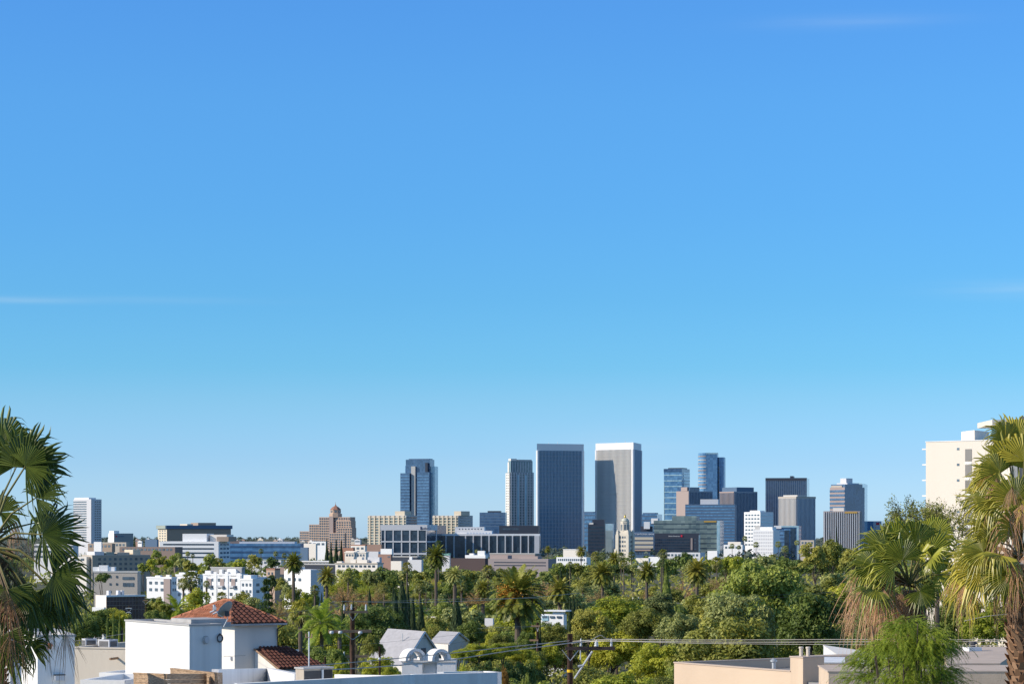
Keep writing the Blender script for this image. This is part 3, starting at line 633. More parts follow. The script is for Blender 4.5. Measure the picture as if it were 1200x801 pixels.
# pale high-rise behind the palms on the left edge
b = low('pale office with window ribbons seen through the left palm fronds', 40, 92, 637, 1500, 'panel', win=0); b.bands('L', M['deep'], 3, b.zl(655), b.H, .4)
low('cream building seen through the left palm fronds', 60, 107, 652, 1150, 'whitewarm', win=6)
low('white low wall building below the beige flat', 108, 124, 711, 410, 'white')

_r = random.Random(55)
for i in range(26):
    px = _r.choice([_r.uniform(272, 350), _r.uniform(410, 432), _r.uniform(352, 372), _r.uniform(120, 185), _r.uniform(1018, 1060)]); w = _r.uniform(4, 10); Y = _r.uniform(3000, 4300)
    b = Bld('low_building', 'small low building in the far rooftops along the horizon', 'building', px, px+w*.8, px+w, Y, 30, _r.uniform(630.5, 634), M[_r.choice(['white', 'whitewarm', 'beige', 'panel', 'tan', 'cream', 'terracotta2'])], group='small far buildings along the horizon')
    b.f('window_band', M['win'], 'L', .1, .9, b.H-3.2, b.H-1.6, 0, .2); b.block('roof_box', M[_r.choice(['panel', 'white', 'greyroof'])], .2, .6, .2, .7, b.H, b.H+_r.uniform(.8, 2))
# ------------------------------------------------------------------ foliage materials
LM = {
 'olive':  leafmat('olive_leaves', (0.121, 0.146, 0.032), (0.436, 0.423, 0.079)),
 'green':  leafmat('mid_green_leaves', (0.086, 0.135, 0.030), (0.334, 0.387, 0.074)),
 'dark':   leafmat('dark_green_leaves', (0.047, 0.087, 0.023), (0.163, 0.219, 0.047), .15),
 'lime':   leafmat('yellow_green_leaves', (0.196, 0.242, 0.033), (0.621, 0.618, 0.070), .4, .2),
 'greyg':  leafmat('grey_green_leaves', (0.135, 0.167, 0.057), (0.465, 0.484, 0.155), .25),
 'twig':   leafmat('bare_grey_twigs', (0.278, 0.178, 0.077), (0.633, 0.415, 0.179), .1, .15),
 'autumn': leafmat('orange_brown_leaves', (.13, .07, .015), (.30, .17, .03), .3, .2),
 'palm':   leafmat('date_palm_fronds', (0.081, 0.107, 0.021), (0.390, 0.371, 0.059), .2, .2, .45, .4),
 'queen':  leafmat('bright_palm_fronds', (0.119, 0.188, 0.021), (0.444, 0.528, 0.059), .35, .15, .45, .4),
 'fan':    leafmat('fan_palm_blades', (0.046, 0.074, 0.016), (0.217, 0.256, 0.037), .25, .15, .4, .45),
 'fanlit': leafmat('sunlit_fan_palm_blades', (0.124, 0.163, 0.019), (0.607, 0.543, 0.069), .3, .15, .4, .45),  # brighter copy of the fan blades, sunlight put into the colour
 'dead':   leafmat('dry_dead_fronds', (.30, .18, .09), (.80, .53, .29), .25, .15, .7, .1),
 'deaddk': leafmat('brown_dead_fronds', (.07, .045, .03), (.24, .17, .10), .2, .15, .7, .1),
 'cyp':    leafmat('cypress_foliage', (0.015, 0.033, 0.012), (0.062, 0.092, 0.028), .1, .2),
 'bamboo': leafmat('fine_weeping_leaves', (0.103, 0.186, 0.019), (0.435, 0.505, 0.062), .4, .1),
}
M['bark'] = mat('grey_brown_bark', (.11, .085, .065), .95, var=.3, scale=3, bump=.5)
M['palmbark'] = mat('palm_trunk_bark', (.12, .095, .075), .95, var=.3, scale=4, bump=.6)
LM['wfar'] = leafmat('hazy_far_leaves', (0.077, 0.110, 0.094), (0.187, 0.231, 0.163), .1)  # distance haze mixed into the leaf colour
rnd = random.Random(11)

def rvec(r):
    while True:
        v = Vector((r.uniform(-1, 1), r.uniform(-1, 1), r.uniform(-1, 1)))
        if 0.05 < v.length < 1: return v.normalized()

def leaf(b, p, n, s, r, asp=.55, val=.5, up=None):
    t = n.cross(up or rvec(r))
    if t.length < .1: t = n.cross(Vector((.3, .8, .5)))
    t.normalize(); w = n.cross(t)
    b.quad(p-t*s, p-w*s*asp*.8+t*s*.1, p+t*s, p+w*s*asp*.8+t*s*.1, val)

def crown_mesh(seed, nclump, nleaf, size, squash=.8, name='crown', crad=(.22, .38), bottom=-.45, spread=1.0):
    """unit crown: leaf clumps through an uneven ellipsoid, leaves on and in every clump"""
    r = random.Random(seed); b = MB()
    lobes = [(rvec(r), r.uniform(-.28, .28)) for _ in range(6)]
    for c in range(nclump):
        d = rvec(r)
        if d.z < bottom: d.z = -d.z
        rad = (r.random()**.45)*.78*spread*(1+sum(a*max(0, d.dot(l))**2 for l, a in lobes))
        cen = Vector((d.x*rad, d.y*rad, d.z*rad*squash)); cr = r.uniform(*crad); cv = r.uniform(-.18, .18)
        for i in range(nleaf):
            e = rvec(r)
            if e.z < -.3 and r.random() < .6: e.z = -e.z
            q = cr*(.55+.5*r.random()**.6)
            p = cen+Vector((e.x*q, e.y*q, e.z*q*.75))
            n = (e+rvec(r)*.75+Vector((0, 0, .35))).normalized()
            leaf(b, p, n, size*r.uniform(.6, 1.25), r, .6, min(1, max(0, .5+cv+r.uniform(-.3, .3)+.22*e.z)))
    return b.mesh(name)

def limbs_mesh(seed, h=1.0, name='trunk', n=7, r0=.05):
    """unit trunk, height 1 up to the crown centre, with limbs spreading"""
    r = random.Random(seed); b = MB()
    b.tube([(0, 0, -.1), (r.uniform(-.03, .03), r.uniform(-.03, .03), .35), (r.uniform(-.06, .06), r.uniform(-.06, .06), .8), (0, 0, 1.15)], [r0, r0*.8, r0*.55, r0*.2], 6)
    for i in range(n):
        a = r.uniform(0, 6.28); z = r.uniform(.4, .85); l = r.uniform(.25, .5)
        p = Vector((0, 0, z)); q = p+Vector((math.cos(a)*l*.5, math.sin(a)*l*.5, l*.45)); s = q+Vector((math.cos(a+.3)*l*.5, math.sin(a+.3)*l*.5, l*.4))
        b.tube([p, q, s], [r0*.5, r0*.35, r0*.12], 5)
    return b.mesh(name, M['bark'])

def twig_mesh(seed, nb=46, name='crown'):
    """unit bare crown: forking twigs and short sprigs"""
    r = random.Random(seed); b = MB()
    for i in range(nb):
        d = rvec(r); d.z = abs(d.z)*.9+.1; d.normalize(); L = r.uniform(.6, 1.0)
        p = Vector((0, 0, -.55)); mid = p+d*L*.7+rvec(r)*.08; end = p+Vector((d.x, d.y, d.z*.95))*L*1.35
        b.tube([p, mid, end], [.018, .011, .003], 4, r.random())
        for k in range(34):
            t = r.uniform(.35, 1); q = lerp(mid, end, (t-.5)*2) if t > .5 else lerp(p, mid, t*2)
            e = (d*.6+rvec(r)).normalized(); l = r.uniform(.08, .2)
            w = e.cross(rvec(r)).normalized()*.007
            b.quad(q-w, q+w, q+e*l+w*.4, q+e*l-w*.4, r.random())
    return b.mesh(name)

def cypress_mesh(seed, n=2600, size=.035, name='foliage', top=.12, pw=.7):
    """unit height column tapering to a tip, radius about 1 at the widest (scaled in x and y)"""
    r = random.Random(seed); b = MB(); bum = [(r.uniform(0, 6.28), r.uniform(.2, 1), r.uniform(-.2, .25)) for _ in range(9)]
    for i in range(n):
        z = r.random()**.9; a = r.uniform(0, 6.28)
        rr = min(1, (z+.03)*7)*(1-z)**pw*1.15+top*(1-z)
        for (ba, bz, bs) in bum:
            if abs(z-bz) < .14 and math.cos(a-ba) > .3: rr *= 1+bs*.6
        rr *= r.uniform(.72, 1.08)
        p = Vector((math.cos(a)*rr, math.sin(a)*rr, z)); nrm = Vector((math.cos(a), math.sin(a), .35+r.uniform(-.5, .5)))+rvec(r)*.4
        nrm.normalize(); t = Vector((r.uniform(-.3, .3), r.uniform(-.3, .3), 1)); w = nrm.cross(t).normalized()
        sx = size*6*r.uniform(.6, 1.2); sz = size*r.uniform(.7, 1.4)
        b.quad(p-w*sx*.5, p+Vector((0, 0, -sz*.4)), p+w*sx*.5, p+t*sz, r.random()*.8+.1)
    return b.mesh(name)

def layered_mesh(seed, tiers=11, name='foliage'):
    """unit cedar: height 1, radius 1, flat spreading tiers with gaps"""
    r = random.Random(seed); b = MB()
    for k in range(tiers):
        z = .25+.72*k/(tiers-1); rad = (1.05-z)**.7*r.uniform(.75, 1.1)
        for s in range(9):
            a = r.uniform(0, 6.28); L = rad*r.uniform(.6, 1.05)
            for i in range(44):
                t = r.random()**.6; p = Vector((math.cos(a)*L*t, math.sin(a)*L*t, z+r.uniform(-.012, .018)-.03*t))+Vector((r.uniform(-.13, .13), r.uniform(-.13, .13), 0))
                leaf(b, p, (Vector((0, 0, 1))+rvec(r)*.5).normalized(), r.uniform(.03, .065), r, .5, r.random())
    return b.mesh(name)

def pinnate(b, base, az, el, L, r, droop, nl, ll, wid=.02, vbase=.5, curl=0.0):
    """one feather frond from base, leaflets on both sides"""
    d = Vector((math.cos(az)*math.cos(el), math.sin(az)*math.cos(el), math.sin(el)))
    side = Vector((-math.sin(az), math.cos(az), 0)); p = Vector(base); pts = [p.copy()]; step = L/10
    for i in range(10):
        d = (d+Vector((0, 0, -droop*(i+1)/10))).normalized(); p = p+d*step; pts.append(p.copy())
    for i in range(10):
        a, c = pts[i], pts[i+1]; w = side*L*.012*(1-i/11)
        b.quad(a-w, a+w, c+w*.9, c-w*.9, vbase*.8+.1)
    for k in range(nl):
        t = .12+.88*(k+.5)/nl; fi = t*10; i = min(9, int(fi)); q = lerp(pts[i], pts[i+1], fi-i); dd = (pts[i+1]-pts[i]).normalized()
        l = ll*(math.sin(math.pi*min(1, t*.92+.08))**.5)*r.uniform(.85, 1.1)
        for sg in (-1, 1):
            dr = (dd*.75+side*sg*.8+Vector((0, 0, .18-curl-r.uniform(0, .35)))).normalized()
            w = dd*wid*L*.5; e = q+dr*l+Vector((0, 0, -l*.22)); m = q+dr*l*.5
            v = min(1, max(0, vbase+r.uniform(-.25, .25)))
            b.quad(q-w, q+w, m+w*.9, m-w*.9, v); b.tri(m-w*.9, m+w*.9, e, v)

def date_palm_mesh(seed, nf=64, nl=20, name='fronds', droop=.17, low=-.75, ll=.20):
    """unit feather-palm crown, frond length 1"""
    r = random.Random(seed); b = MB()
    for i in range(nf):
        t = (i+.5)/nf; el = R(lerp(78, -52, t**.9))+r.uniform(-.1, .1)
        pinnate(b, (0, 0, 0), i*2.39996+r.uniform(-.2, .2), el, r.uniform(.85, 1.08), r, droop*r.uniform(.7, 1.3), nl, ll, .044, lerp(.75, .3, t))
    return b.mesh(name)

def fan_blade(b, hub, axis, nrm, rad, r, nseg=34, spread=118, droop=.35, vb=.5, stations=(0.0, .35, .62, .84, 1.0), join=.5, tatter=0.0):
    """costapalmate fan: folded segments joined near the hub, tips free and hanging"""
    axis = axis.normalized(); nrm = (nrm-axis*nrm.dot(axis)).normalized(); side = nrm.cross(axis)
    down = Vector((0, 0, -1))
    for k in range(nseg):
        if r.random() < .05 and nseg > 20: continue
        a = R(lerp(-spread, spread, (k+.5)/nseg)); da = R(spread)/nseg
        L = rad*(1-.22*abs(a/R(spread))**2)*r.uniform(.9, 1.05)
        if tatter and r.random() < tatter: L *= r.uniform(.4, .8)
        cone = .16+.10*math.cos(a)
        tw = r.uniform(-.55, .55)
        dirc = lambda an: axis*math.cos(an)+side*math.sin(an)
        prev = None; dd = droop*r.choice((.35, .6, .9, 1.2, 1.7)); v = min(1, max(0, vb+r.uniform(-.2, .2)))
        for st in stations:
            free = max(0, (st-join)/(1-join))
            dv = dirc(a+tw*free*free*.4)
            q = hub+dv*L*st*(1-.25*free*dd)-nrm*cone*L*st*st*.6+down*L*dd*free**1.6
            hw = L*st*da*1.05 if st <= join else L*join*da*1.12*(1-free)**.55
            wv = (dirc(a+math.pi/2))*hw
            ridge = q+nrm*hw*.9
            cur = (q-wv, ridge, q+wv)
            if prev is not None:
                b.quad(prev[0], prev[1], cur[1], cur[0], v); b.quad(prev[1], prev[2], cur[2], cur[1], max(0, v-.12))
            prev = cur

def fan_palm_crown(seed, name='fronds', nf=34, nseg=12):
    """unit crown of a far fan palm"""
    r = random.Random(seed); b = MB()
    for i in range(nf):
        t = (i+.5)/nf; el = R(lerp(80, -55, t))+r.uniform(-.15, .15); az = i*2.39996+r.uniform(-.3, .3)
        d = Vector((math.cos(az)*math.cos(el), math.sin(az)*math.cos(el), math.sin(el)))
        hub = d*.5; n = Vector((0, 0, 1)) if abs(d.z) < .8 else Vector((math.cos(az), math.sin(az), 0))*-1
        w = d.cross(Vector((0, 0, 1))).normalized()*.012
        b.quad(-w, w, hub+w, hub-w, .6)
        fan_blade(b, hub, d, n, .52*r.uniform(.85, 1.1), r, nseg, 100, .4, lerp(.75, .3, t), (0, .5, 1.0))
    return b.mesh(name)

def skirt_mesh(seed, name='dead_skirt'):
    r = random.Random(seed); b = MB()
    for i in range(160):
        az = r.uniform(0, 6.28); q = r.uniform(.05, .28); z = r.uniform(-.75, -.02)
        p = Vector((math.cos(az)*q, math.sin(az)*q, z)); w = Vector((-math.sin(az), math.cos(az), 0))*r.uniform(.015, .04)
        b.quad(p-w, p+w, p+Vector((math.cos(az)*.1, math.sin(az)*.1, -.3))+w*.5, p+Vector((math.cos(az)*.1, math.sin(az)*.1, -.3))-w*.5, r.random())
    return b.mesh(name)

# ------------------------------------------------------------------ mesh library
LIB = dict(
 near=[crown_mesh(100+i, 74, 190, .040, [.8, .9, .75, 1.0, .7][i], crad=(.15, .27)) for i in range(5)],
 mid=[crown_mesh(200+i, 42, 90, .070, [.8, .95, .7, 1.05, .85, .75][i], crad=(.17, .31)) for i in range(6)],
 far=[crown_mesh(300+i, 24, 40, .13, [.8, .95, .7, 1.0][i]) for i in range(4)],
 sparse=[crown_mesh(400+i, 60, 34, .034, .9, crad=(.10, .2)) for i in range(3)],
 limbs=[limbs_mesh(500+i) for i in range(4)],
 twig=[twig_mesh(600+i) for i in range(3)],
 cyp=[cypress_mesh(700+i) for i in range(3)],
 cone=[cypress_mesh(720+i, 2400, .05, pw=1.0, top=.02) for i in range(2)],
 cedar=[layered_mesh(750)],
 date=[date_palm_mesh(800+i, 92, 26) for i in range(3)],
 queen=[date_palm_mesh(820+i, 26, 24, droop=.2, ll=.26) for i in range(2)],
 fanp=[fan_palm_crown(840+i) for i in range(3)],
 skirt=[skirt_mesh(860)],
)
def tp(name, rad):
    b = MB(); r = random.Random(5)
    b.lathe([(rad*(1.35 if i == 0 else 1.0)*(1+.12*(i % 2))*(1-.25*i/18), i/18) for i in range(19)], 8); return b.mesh(name, M['palmbark'])
LIB['ptrunk'] = [tp('trunk', 1.0)]

TREES = []       # (root, kind word, colour word, px, row, Y)
def leafobj(name, me, key, parent, loc, scale, rz=0):
    o = link(name, me, parent, loc, scale, rz)
    if not me.materials: me.materials.append(LM[key])
    o.material_slots[0].link = 'OBJECT'; o.material_slots[0].material = LM[key]
    return o

def plant(kind, px, ytop, Y, w, key='green', lod=None, label=None, crown_h=None, base=None, seed=None, skirt=False, fruit=False):
    """px, ytop: screen position of its top as measured on the photo; w: crown width in those pixels; Y: its distance"""
    u = Y/F; x = X(px, Y); zt = Z(ytop, Y); zg = G(Y) if base is None else Z(base, Y); r = random.Random(seed if seed is not None else int(px*7+ytop*13+Y))
    rad = w*u/2; H = max(zt-zg, rad*.8)
    names = dict(leafy='broadleaf_tree', bush='bush', bare='bare_tree', cypress='cypress', conifer='conifer', cedar='cedar_tree', date='date_palm', queen='queen_palm', fan='fan_palm')
    cat = dict(leafy='tree', bush='bush', bare='tree', cypress='cypress', conifer='conifer', cedar='tree', date='palm tree', queen='palm tree', fan='palm tree')[kind]
    root = thing(names[kind], label or 'tree', cat, (x, Y, zg), r.uniform(0, 6.28))
    if lod is None: lod = 'near' if Y < 330 else ('mid' if Y < 1000 else 'far')
    if kind in ('leafy', 'bush'):
        me = r.choice(LIB[lod]); ch = (crown_h*u/2 if crown_h else min(H*.52, rad*1.05)) if kind == 'leafy' else H*.62
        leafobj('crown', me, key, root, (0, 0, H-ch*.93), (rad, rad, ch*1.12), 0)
        if Y < 1300: link('trunk', r.choice(LIB['limbs']), root, (0, 0, 0), (rad*.9, rad*.9, max(.5, H-ch)), r.uniform(0, 6))
    elif kind == 'bare':
        leafobj('crown', r.choice(LIB['twig']), key, root, (0, 0, H-rad*.75), (rad, rad, rad*.9))
        link('trunk', r.choice(LIB['limbs']), root, (0, 0, 0), (rad*.6, rad*.6, max(.5, H-rad)), 0)
    elif kind == 'cypress':
        leafobj('foliage', r.choice(LIB['cyp']), key, root, (0, 0, 0), (rad*1.5, rad*1.5, H)); b = cube('trunk', M['bark'], root, -.15, .15, -.15, .15, -.5, H*.3)
    elif kind == 'conifer':
        leafobj('foliage', r.choice(LIB['cone']), key, root, (0, 0, 0), (rad, rad, H)); b = cube('trunk', M['bark'], root, -.15, .15, -.15, .15, -.5, H*.3)
    elif kind == 'cedar':
        leafobj('foliage', LIB['cedar'][0], key, root, (0, 0, 0), (rad, rad, H)); link('trunk', LIB['limbs'][0], root, (0, 0, 0), (rad*.6, rad*.6, H*.85))
    else:
        lib = dict(date='date', queen='queen', fan='fanp')[kind]; me = r.choice(LIB[lib])
        ez = {'date': .70, 'queen': .74, 'fan': .95}[kind]; ch = H-rad*ez*(1.0 if kind != 'fan' else 1)
        leafobj('fronds', me, key, root, (0, 0, ch), (rad*1.12, rad*1.12, rad*(1.12)))
        tr = {'date': .42, 'queen': .22, 'fan': .24}[kind]
        link('trunk', LIB['ptrunk'][0], root, (0, 0, -.5), (tr, tr, ch+.5))
        if skirt: leafobj('dead_skirt', LIB['skirt'][0], 'deaddk', root, (0, 0, ch), (rad*.9, rad*.9, rad*1.1))
        if fruit:
            b = MB()
            for i in range(10):
                a = R(-185+i*10)+r.uniform(-.1, .1)-root.rotation_euler.z; q0 = rad*.25; 
                c = Vector((math.cos(a)*rad*r.uniform(.45, .72), math.sin(a)*rad*r.uniform(.45, .72), r.uniform(-.05, .28)*rad))
                b.tube([(0, 0, 0), c*.7+Vector((0, 0, rad*.1)), c], .03, 4)
                for k in range(120):
                    p = c+Vector((r.gauss(0, .09), r.gauss(0, .09), r.gauss(-.1, .14)))*rad
                    leaf(b, p, rvec(r), rad*.022, r, 1, r.random())
            o = b.build('fruit_clusters', LM['fruit'], root); o.location = (0, 0, ch)
    TREES.append([root, kind, key, px, ytop, Y, w, label])
    return root
LM['fruit'] = leafmat('orange_date_fruit', (.48, .22, .03), (.85, .46, .07), .1, .1)

# ------------------------------------------------------------------ the trees one can pick out, measured on the photo
P = plant
P('date', 344, 650, 560, 27, 'palm', label='tall date palm standing clear of the white houses, its crown against the long hall')
P('date', 383, 666, 520, 25, 'palm', label='squat date palm with a dense round crown right of the tall date palm')
P('date', 511, 641, 600, 31, 'palm', label='tallest date palm in the middle, in front of the white framed glass office')
P('date', 607, 672, 260, 72, 'palm', label='big near date palm with orange fruit clusters', fruit=True)
P('date', 656, 680, 420, 34, 'palm', label='date palm right of the orange-fruited one, lower fronds yellowing')
P('date', 706, 660, 560, 34, 'palm', label='date palm with a golden green left side below the city hall tower')
P('date', 758, 660, 600, 27, 'palm', label='date palm on a slim trunk right of the city hall tower')
P('date', 817, 657, 570, 34, 'palm', label='wide date palm below the long mirrored glass office')
P('date', 566, 681, 480, 25, 'palm', label='dark date palm just left of the orange-fruited one')
P('date', 720, 648, 1300, 20, 'palm', label='small date palm at the left foot of the city hall tower')
P('date', 681, 641, 1700, 14, 'palm', label='small palm before the cream stepped block')
P('fan', 514, 632, 900, 9, 'dark', label='thin palm head rising behind the tallest date palm')
P('date', 524, 742, 270, 34, 'palm', label='low palm whose fronds arch over the smaller grey gable')
P('date', 642, 640, 1800, 9, 'palm', label='tiny palm right of the left twin tower foot')
P('date', 533, 665, 430, 24, 'greyg', label='greyish feather palm just right of the tallest date palm')
for (px, yt, Y, w, lab) in ((215, 676, 470, 16, 'left one of a pair of tall dark-trunked fan palms before the white apartments'),
    (224, 667, 450, 26, 'right, bigger one of a pair of tall dark-trunked fan palms before the white apartments'),
    (242, 679, 480, 10, 'thin ragged fan palm before the broad white apartments'), (230, 700, 400, 12, 'low bright fan palm at the foot of the dark-trunked pair'),
    (260, 692, 430, 15, 'low spreading palm just above the ridge of the tiled roof'),
    (477, 657, 600, 14, 'round headed fan palm left of the tallest date palm'), (408, 670, 600, 13, 'fan palm right of the squat date palm'),
    (369, 684, 480, 14, 'ragged fan palm left of the squat date palm'), (450, 681, 520, 15, 'pale star shaped fan palm above the hedge'),
    (492, 678, 500, 18, 'pale fan palm above the narrow cypress'), (572, 660, 560, 18, 'fan palm with brown skirt below the parking structure'),
    (541, 678, 520, 16, 'pale spiky fan palm right of the tallest date palm'),
    (583, 675, 500, 16, 'grey spiky fan palm behind the orange-fruited palm'), (683, 681, 480, 14, 'pale thin fan palm left of the golden green date palm'),
    (612, 670, 620, 18, 'fan palm rising above the orange-fruited palm'),
    (731, 655, 900, 13, 'thin tall fan palm below the city hall tower'), (728, 646, 1200, 12, 'slim fan palm at the city hall base'), (740, 645, 1250, 10, 'slim fan palm right against the city hall base'),
    (777, 642, 1000, 14, 'leaning fan palm at the foot of the black bank building'), (775, 655, 800, 10, 'short fan palm on a thick bare trunk beside the spire conifer'),
    (840, 651, 800, 17, 'slim fan palm right of the wide date palm'), (698, 645, 1300, 14, 'fan palm below the black cube block'),
    (706, 646, 1350, 11, 'fan palm beside the one below the black cube block'), (873, 627, 1900, 7, 'small palm before the white mid-rise'), (886, 634, 1800, 8, 'small palm before the white grid office'),
    (912, 633, 1700, 9, 'small palm at the right corner of the white grid office'), (920, 638, 1500, 10, 'second small palm at the foot of the blue glass office'), (934, 632, 1900, 7, 'thin palm before the stone ribbed tower'),
    (929, 661, 700, 22, 'dark shaggy fan palm in the woods below the blue glass office'), (905, 648, 1200, 14, 'mid-green fan palm below the white grid office'),
    (566, 643, 1800, 5, 'left one of two tiny palms before the colonnaded office'), (558.5, 643, 1900, 5, 'right one of two tiny palms before the colonnaded office'),
    (858, 636, 1900, 7, 'tiny palm on the long white low block'), (866, 638, 1850, 6, 'tiny palm near the end of the long white low block'),
    (323, 645, 1500, 7, 'small palm before the blue glass office, left of three'), (306, 642, 1500, 7, 'small palm before the blue glass office, above the green trees'), (333, 647, 1450, 7, 'small palm before the blue glass office, right end'),
    (220, 645, 1300, 7, 'small palm before the white ribbon windowed office'), (226, 648, 1250, 6, 'smaller palm beside it before the white ribbon windowed office'), (210, 648, 1300, 7, 'small grey palm before the red brick building'),
    (200, 663, 900, 9, 'small palm above the white cube apartments'), (668, 657, 1200, 8, 'thin palm before the parking structure')):
    if 'left one of two tiny' in lab: px = 549.5
    P('fan', px, yt, Y, w, 'palm' if w > 12 else 'greyg', label=lab, skirt=w > 15)
P('queen', 377, 706, 205, 62, 'queen', label='bright green feathery palm between the tiled house and the near utility pole')
P('fan', 352, 700, 230, 34, 'fanlit', label='fan palm with a brown skirt behind the feathery palm', skirt=True)
P('queen', 207, 697, 330, 46, 'queen', label='drooping bright palm behind the white box building')
P('queen', 398, 722, 215, 30, 'queen', label='small feathery palm left of the near utility pole')
P('cedar', 313, 676, 330, 44, 'dark', label='dark layered cedar right of the tiled roof')
P('conifer', 394, 634, 1500, 9, 'cyp', label='left dark conifer below the stepped brown tower'); P('conifer', 388, 637, 1480, 9, 'cyp', label='leftmost dark conifer below the stepped brown tower')
P('conifer', 400, 635, 1500, 9, 'cyp', label='right dark conifer below the stepped brown tower'); P('conifer', 383, 633, 1550, 8, 'cyp', label='outer left conifer below the stepped brown tower')
P('conifer', 158, 629, 2200, 5, 'cyp', label='tiny dark conifer beside the grey windowless block')
P('conifer', 781, 661, 560, 20, 'green', label='bright green spire shaped conifer beside the short trunked palm')
for (px, yt, Y, w, lab) in ((471, 683, 310, 19, 'broad dark cypress with a split top behind the grey gable'), (478, 688, 320, 9, 'narrow cypress just right of the broad split one'), (463, 695, 300, 13, 'pale sided cypress at the left of the cypress group'),
    (484, 700, 315, 8, 'thin cypress in the middle of the cypress group'), (493, 705, 290, 13, 'dark cypress at the right of the group below the pale fan palm'), (535, 703, 290, 19, 'single dark cone shaped cypress above the smaller grey gable'),
    (668, 701, 360, 6, 'left slim cypress of the cluster right of the white modern house'), (672, 697, 365, 6, 'middle slim cypress of the cluster right of the white modern house'), (676, 702, 360, 6, 'right slim cypress of the cluster right of the white modern house'),
    (633, 730, 250, 4, 'very thin cypress beside the small double pole'), (377, 696, 400, 5, 'short pointed cypress right of the cedar'), (402, 698, 410, 5, 'short pointed cypress above the utility pole'), (414, 702, 400, 4, 'tiny cypress right of the utility pole top'),
    (657, 665, 800, 5, 'dark thin cypress below the parking structure'), (665, 665, 820, 5, 'dark thin cypress right of the one below the parking structure'), (433, 692, 450, 6, 'small dark cypress above the hedge'),
    (461, 690, 430, 6, 'small dark cypress left of the split cypress')):
    P('cypress', px, yt, Y, w, 'cyp', label=lab)
P('leafy', 436, 708, 290, 62, 'dark', label='dense dark clipped tree mass right of the near utility pole', crown_h=62, lod='near')
P('leafy', 452, 706, 300, 52, 'green', label='bright topped dense tree behind the grey gable house', crown_h=60)
P('leafy', 417, 712, 280, 40, 'green', label='dense green tree right behind the near utility pole', crown_h=56)
P('leafy', 375, 753, 190, 60, 'green', label='round dark green hedge tree behind the tan rooftop unit', crown_h=50)
P('leafy', 395, 758, 175, 40, 'green', label='low dark green hedge tree beside the near utility pole', crown_h=50)
for i, (px, yt, w) in enumerate(((540, 757, 40), (562, 753, 50), (590, 752, 54), (612, 757, 44), (628, 766, 30))):
    P('leafy', px, yt, 190+i*3, w, 'lime', label='%s lime topped hedge tree of the long hedge behind the arched caps' % ['leftmost', 'second', 'middle', 'fourth', 'rightmost low'][i], crown_h=26)
    P('bush', px+4, yt+14, 186+i*3, w, 'dark', label='%s dark flank shrub of the long hedge behind the arched caps' % ['leftmost', 'second', 'middle', 'fourth', 'rightmost'][i])
P('leafy', 638, 732, 300, 34, 'lime', label='yellow green tree low in front of the white modern house', crown_h=44)
P('leafy', 660, 735, 296, 30, 'olive', label='olive tree at the right foot of the white modern house', crown_h=44)
P('leafy', 505, 729, 285, 40, 'olive', label='olive tree between the cypress group and the smaller grey gable', crown_h=44)
P('leafy', 552, 722, 280, 40, 'green', label='green tree between the smaller grey gable and the orange-fruited palm', crown_h=50)
P('leafy', 577, 735, 268, 34, 'lime', label='yellow green tree below the blue-grey little roof', crown_h=50)
P('leafy', 437, 738, 240, 30, 'olive', label='olive tree left of the grey gable house eave', crown_h=44)
P('leafy', 520, 704, 420, 36, 'green', label='green tree behind the cone shaped cypress', crown_h=40)
P('leafy', 620, 738, 250, 34, 'green', label='green tree right below the orange-fruited palm', crown_h=44)
P('leafy', 650, 731, 290, 44, 'olive', label='olive tree covering the base of the white modern house', crown_h=44)
P('leafy', 590, 741, 240, 44, 'olive', label='olive tree left of the tall double armed pole', crown_h=44)
P('leafy', 640, 700, 380, 20, 'greyg', label='grey green tree behind the white modern house')
for i in range(17):
    _r = random.Random(900+i); P('leafy', 398+i*15+_r.uniform(-4, 4), 664.5+_r.uniform(0, 4), 1050+_r.uniform(-60, 60), _r.uniform(20, 27), _r.choice(['dark', 'greyg', 'olive', 'green', 'dark']))
for i in range(15):
    _r = random.Random(930+i); P(_r.choice(['leafy', 'leafy', 'bare']), 392+i*17+_r.uniform(-5, 5), 673+_r.uniform(0, 6), 760+_r.uniform(-60, 60), _r.uniform(24, 32), _r.choice(['greyg', 'olive', 'green', 'lime']))
for i in range(8):
    _r = random.Random(960+i); P('leafy', 655+i*12+_r.uniform(-3, 3), 657+_r.uniform(0, 4), 1250, _r.uniform(16, 24), _r.choice(['greyg', 'olive', 'green', 'dark']))
for i in range(14):
    _r = random.Random(980+i); P('leafy', 780+i*17+_r.uniform(-4, 4), 650+_r.uniform(-2, 5), 1150+_r.uniform(-80, 80), _r.uniform(22, 32), _r.choice(['greyg', 'olive', 'green', 'dark', 'lime']))
for (px, yt, w) in ((404, 681, 40), (440, 684, 36), (425, 690, 40), (560, 686, 34), (700, 686, 36), (640, 676, 34), (620, 684, 26), (850, 668, 40)):
    P('bare', px, yt, 480, w, 'twig')
P('leafy', 441, 713.5, 340, 36, 'green', label='green tree covering the pale roof above the hedge', crown_h=40)
P('leafy', 571, 729, 290, 34, 'olive', label='olive tree covering the foot of the blue-grey little roof', crown_h=40)
P('leafy', 505, 726, 300, 24, 'green', label='green tree below the white wall right of the cypresses', crown_h=40)
P('leafy', 641, 748, 270, 44, 'lime', label='yellow green tree right of the small double armed pole', crown_h=50)
P('leafy', 646, 726.5, 305, 46, 'green', label='mid-green tree hugging the white modern house front', crown_h=60)
